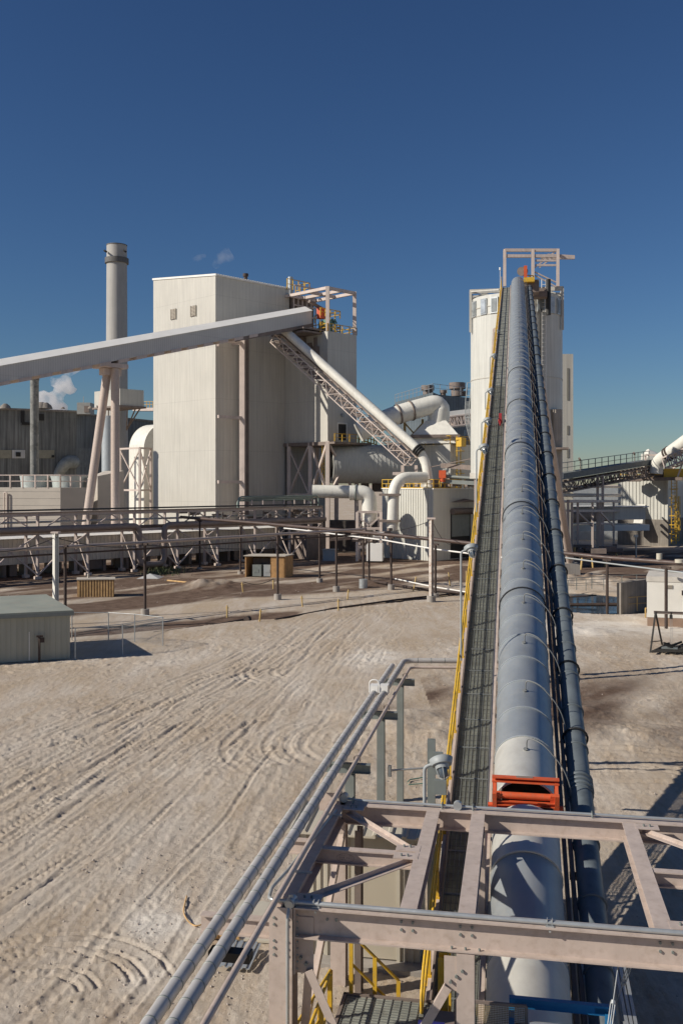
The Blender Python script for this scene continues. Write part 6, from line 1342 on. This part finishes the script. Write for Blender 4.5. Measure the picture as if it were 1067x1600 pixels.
for i, px in enumerate((892, 897)):
    q = XY(px, 117); m = MB(); m.tube([q, q+Z*2.2], .16, 8); m.single('guard_pipe', yelbeam, ('left' if i == 0 else 'right')+' ochre guard pipe by the foot of the conveyor leg', 'post', 'ochre guard pipes')
# concrete pond wall, railings
pw0, pw1 = G(963, 957), V((36, 84, 0)); m = MB(); a = V((pw0.x, pw0.y, -.6)); d = V((13, 13, 0)); m.box(a, d, V((.25, -.25, 0)), Z*2.9); m.single('pond_wall', concdk, 'stained concrete retaining wall right of the small pond', 'wall')
m = MB(); e = [V((15.5, 86, .2)), V((20, 87.5, .2)), V((29, 90, .4))]; rail(m, e, 1.1, 1.6, .03); e = [V((15, 76, .0)), V((17, 86, .2)), V((24, 88, .2))]; rail(m, e, 1.0, 1.7, .025); m.single('pond_railing', greypost, 'thin grey railings round the far side of the small pond', 'railing')
m = MB(); e = [V((21.8, 74.6, .0)), V((25.8, 76.5, .0)), V((31, 80, .2))]; rail(m, e, 1.1, 1.3, .03); e = [V((22.6, 71.5, .0)), V((31, 74.5, .0))]; rail(m, e, .7, 1.5, .04); m.single('steel_guardrail', yelbeam, 'ochre and grey guard rails left of the white stucco hut', 'railing')
m = MB(); m.tube([V((15.6, 76.8, .25)), V((22, 76.4, .35))], .14, 8); m.tube([V((17.3, 75.9, .1)), V((17.9, 75.8, .1))], .32, 12); m.tube([V((17, 82, .1)), V((21.6, 81.5, .5))], .07, 6); m.single('pond_pipes', rust, 'dark pipe and drum lying at the near edge of the pond', 'pipes')
# white stucco hut
w0 = G(1010.5, 978); wh = thing('stucco_hut', 'white stucco hut with a brown base band, vent and wall lamp at the right edge', 'hut', w0); w0 = XY(1010.5, w0.y); wu, wv = V((.965, -.26, 0)), V((.34, .94, 0)); H_ = 10-(901-755)/1500*w0.y
m = MB(); m.box(w0, wu*7, wv*5, Z*.62); m.build('base', brownbase, wh)
m = MB(); m.box(w0+Z*.62-wu*.02-wv*.02, wu*7, wv*5, Z*(H_-.95)); m.build('wall', whitehut, wh)
m = MB(); m.box(w0+Z*(H_-.33)-wu*.06-wv*.06, wu*7.1, wv*5.1, Z*.36); m.build('roof', mat('hut_fascia', (.62, .58, .51), .6), wh)
m = MB(); m.box(w0+wu*1.25+Z*(H_-.78)-wv*.08, wu*.42, wv*.1, Z*.24); vt = m.build('vent', beigeclad, wh)
m = MB()
for k in range(3): m.box(w0+wu*1.28+Z*(H_-.75+k*.07)-wv*.10, wu*.36, wv*.03, Z*.02)
m.build('slats', steeldk, vt)
m = MB(); m.cbox(w0+wu*2.42+Z*(H_-1.05)-wv*.15, wu*.28, wv*.25, Z*.32); m.tube([w0+wu*2.42+Z*(H_-.85)-wv*.1, w0+wu*2.42+Z*(H_-.6)-wv*.15], .05, 6); m.build('wall_lamp', steeldk, wh)
# gantry hoist and scrap
gq = G(1016, 1022); gh = thing('hoist_gantry', 'dark A-frame gantry with a chain hoist hanging from its beam', 'gantry', gq); zb4 = 10-(962-755)/1500*56
top = XY(1023.5, 57.5, zb4); m = MB(); m.beam(G(1015, 1022), top, .09, .09); m.beam(G(1034, 1008), top, .09, .09); m.beam(G(1016, 1016)+Z*.5, G(1034, 1010)+Z*.35, .05, .05); m.build('leg', dark, gh)
m = MB(); m.beam(top-wu*.1, top+wu*4.2-Z*.03, .12, .16, 'I', .02); m.build('beam', steeldk, gh)
hk = top+wu*.88-Z*.25; m = MB(); m.cbox(hk, wu*.18, wv*.15, Z*.22); m.tube([hk+Z*.1, hk+Z*.25], .05, 6); hh2 = m.build('hoist', dark, gh)
m = MB()
for s in (-.05, .05): m.tube([hk+wu*s, hk+wu*s-Z*1.75], .012, 5)
m.tube([hk-Z*1.7, hk-Z*1.85], .05, 6); m.build('chain', galvp, hh2)
sp = G(1018, 1024); t = thing('scrap_heap', 'pile of dark welded steel frames under the gantry', 'scrap', sp); random.seed(12)
m = MB()
for k in range(7): m.beam(sp+wu*(k*.42)+Z*.2, sp+wu*(k*.42+.9)+wv*1.9+Z*.45, .10, .10)
for k in range(5): m.beam(sp+wv*k*.45+wu*k*.2+Z*.25, sp+wv*k*.45+wu*(3.4+k*.2)+Z*.4, .09, .12)
for k in range(10): q = sp+wu*random.uniform(.9, 3)+wv*random.uniform(0, 1.6)+Z*.4; m.beam(q, q+wu*random.uniform(-.7, .7)+wv*random.uniform(-.5, .5)+Z*random.uniform(0, .3), .1, .1)
m.build('frame', dark, t); m = MB(); m.box(sp+wu*.5+wv*.4+Z*.34, wu*.9, wv*.9, Z*.03); m.build('plate', greypost, t)
m = MB(); q = G(991+13, 877); m.tube([G(993, 878), G(993, 878)+Z*3.3], .1, 8); m.cbox(G(993, 878)+Z*3.3, FU*.5, FV*.3, Z*.3); m.single('stand_pipe', galvp, 'pale stand pipe behind the brown overhead pipe, left of the white hut', 'pipe')
m = MB(); p = [lineB(23.5, 4.2), lineB(24.5, 4.2)]; m.tube([p[0]+Z*.15, p[0]+Z*.6], .22, 8); m.tube([lineB(24.4,4.1)-E2*.3+Z*.1, lineB(24.4,4.1)-E2*.3+Z*.35], .35, 8); m.single('pipe_vent_cap', beigeclad, 'small pale vent cap on top of the brown overhead pipe', 'vent')
# white hut by small bldg: service column
m = MB(); a = P(747, 770, 122); m.tube([P(748, 778, 122), P(748, 800, 122), P(758, 850, 122), P(760, 876, 121)], [.5, .7, .9, .9], 12); m.single('white_chute', creamp, 'white chute beside the ribbed building partly behind the yellow handrail', 'chute')
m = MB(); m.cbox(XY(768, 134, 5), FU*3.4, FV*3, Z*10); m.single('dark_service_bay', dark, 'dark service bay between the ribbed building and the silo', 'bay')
# ================================================================== LIGHT, SKY, CAMERA
EL = R(32); sd_ = V((-.95, -.31, 0)).normalized()
sun = bpy.data.lights.new('sun', 'SUN'); sun.energy = 4.9; sun.angle = R(.53); sun.color = (1, .93, .82); so = bpy.data.objects.new('sun', sun); COL.objects.link(so)
dirv = V((sd_.x*math.cos(EL), sd_.y*math.cos(EL), math.sin(EL))); so.rotation_euler = dirv.to_track_quat('Z', 'Y').to_euler(); so.location = (-30, -10, 60)
w = bpy.data.worlds.new('World'); scene.world = w; w.use_nodes = True; nt = w.node_tree; sky = nt.nodes.new('ShaderNodeTexSky'); sky.sky_type = 'NISHITA'; sky.sun_disc = False
sky.sun_elevation = EL; sky.sun_rotation = math.atan2(sd_.x, sd_.y) % (2*math.pi); sky.altitude = 2000; sky.air_density = 1.5; sky.dust_density = 0; sky.ozone_density = 6.0
gmn = nt.nodes.new('ShaderNodeGamma'); gmn.inputs[1].default_value = 1.2; nt.links.new(sky.outputs[0], gmn.inputs[0]); tin = nt.nodes.new('ShaderNodeMix'); tin.data_type = 'RGBA'; tin.blend_type = 'MULTIPLY'; tin.inputs[0].default_value = 1; tin.inputs[7].default_value = (.67, .735, .83, 1); nt.links.new(gmn.outputs[0], tin.inputs[6]); nt.links.new(tin.outputs[2], nt.nodes['Background'].inputs['Color']); nt.nodes['Background'].inputs['Strength'].default_value = .05
cam = bpy.data.cameras.new('camera'); co_ = bpy.data.objects.new('camera', cam); COL.objects.link(co_); scene.camera = co_
co_.location = (0, 0, CH); co_.rotation_euler = (R(90), 0, 0); cam.sensor_fit = 'VERTICAL'; cam.sensor_height = 36; cam.sensor_width = 24; cam.lens = F/1600*36; cam.shift_y = -(800-HZ)/1600; cam.clip_start = .1; cam.clip_end = 9000
scene.cycles.volume_bounces = 6; scene.view_settings.view_transform = 'Standard'; scene.view_settings.look = 'None'; scene.view_settings.exposure = 0; scene.view_settings.gamma = 1
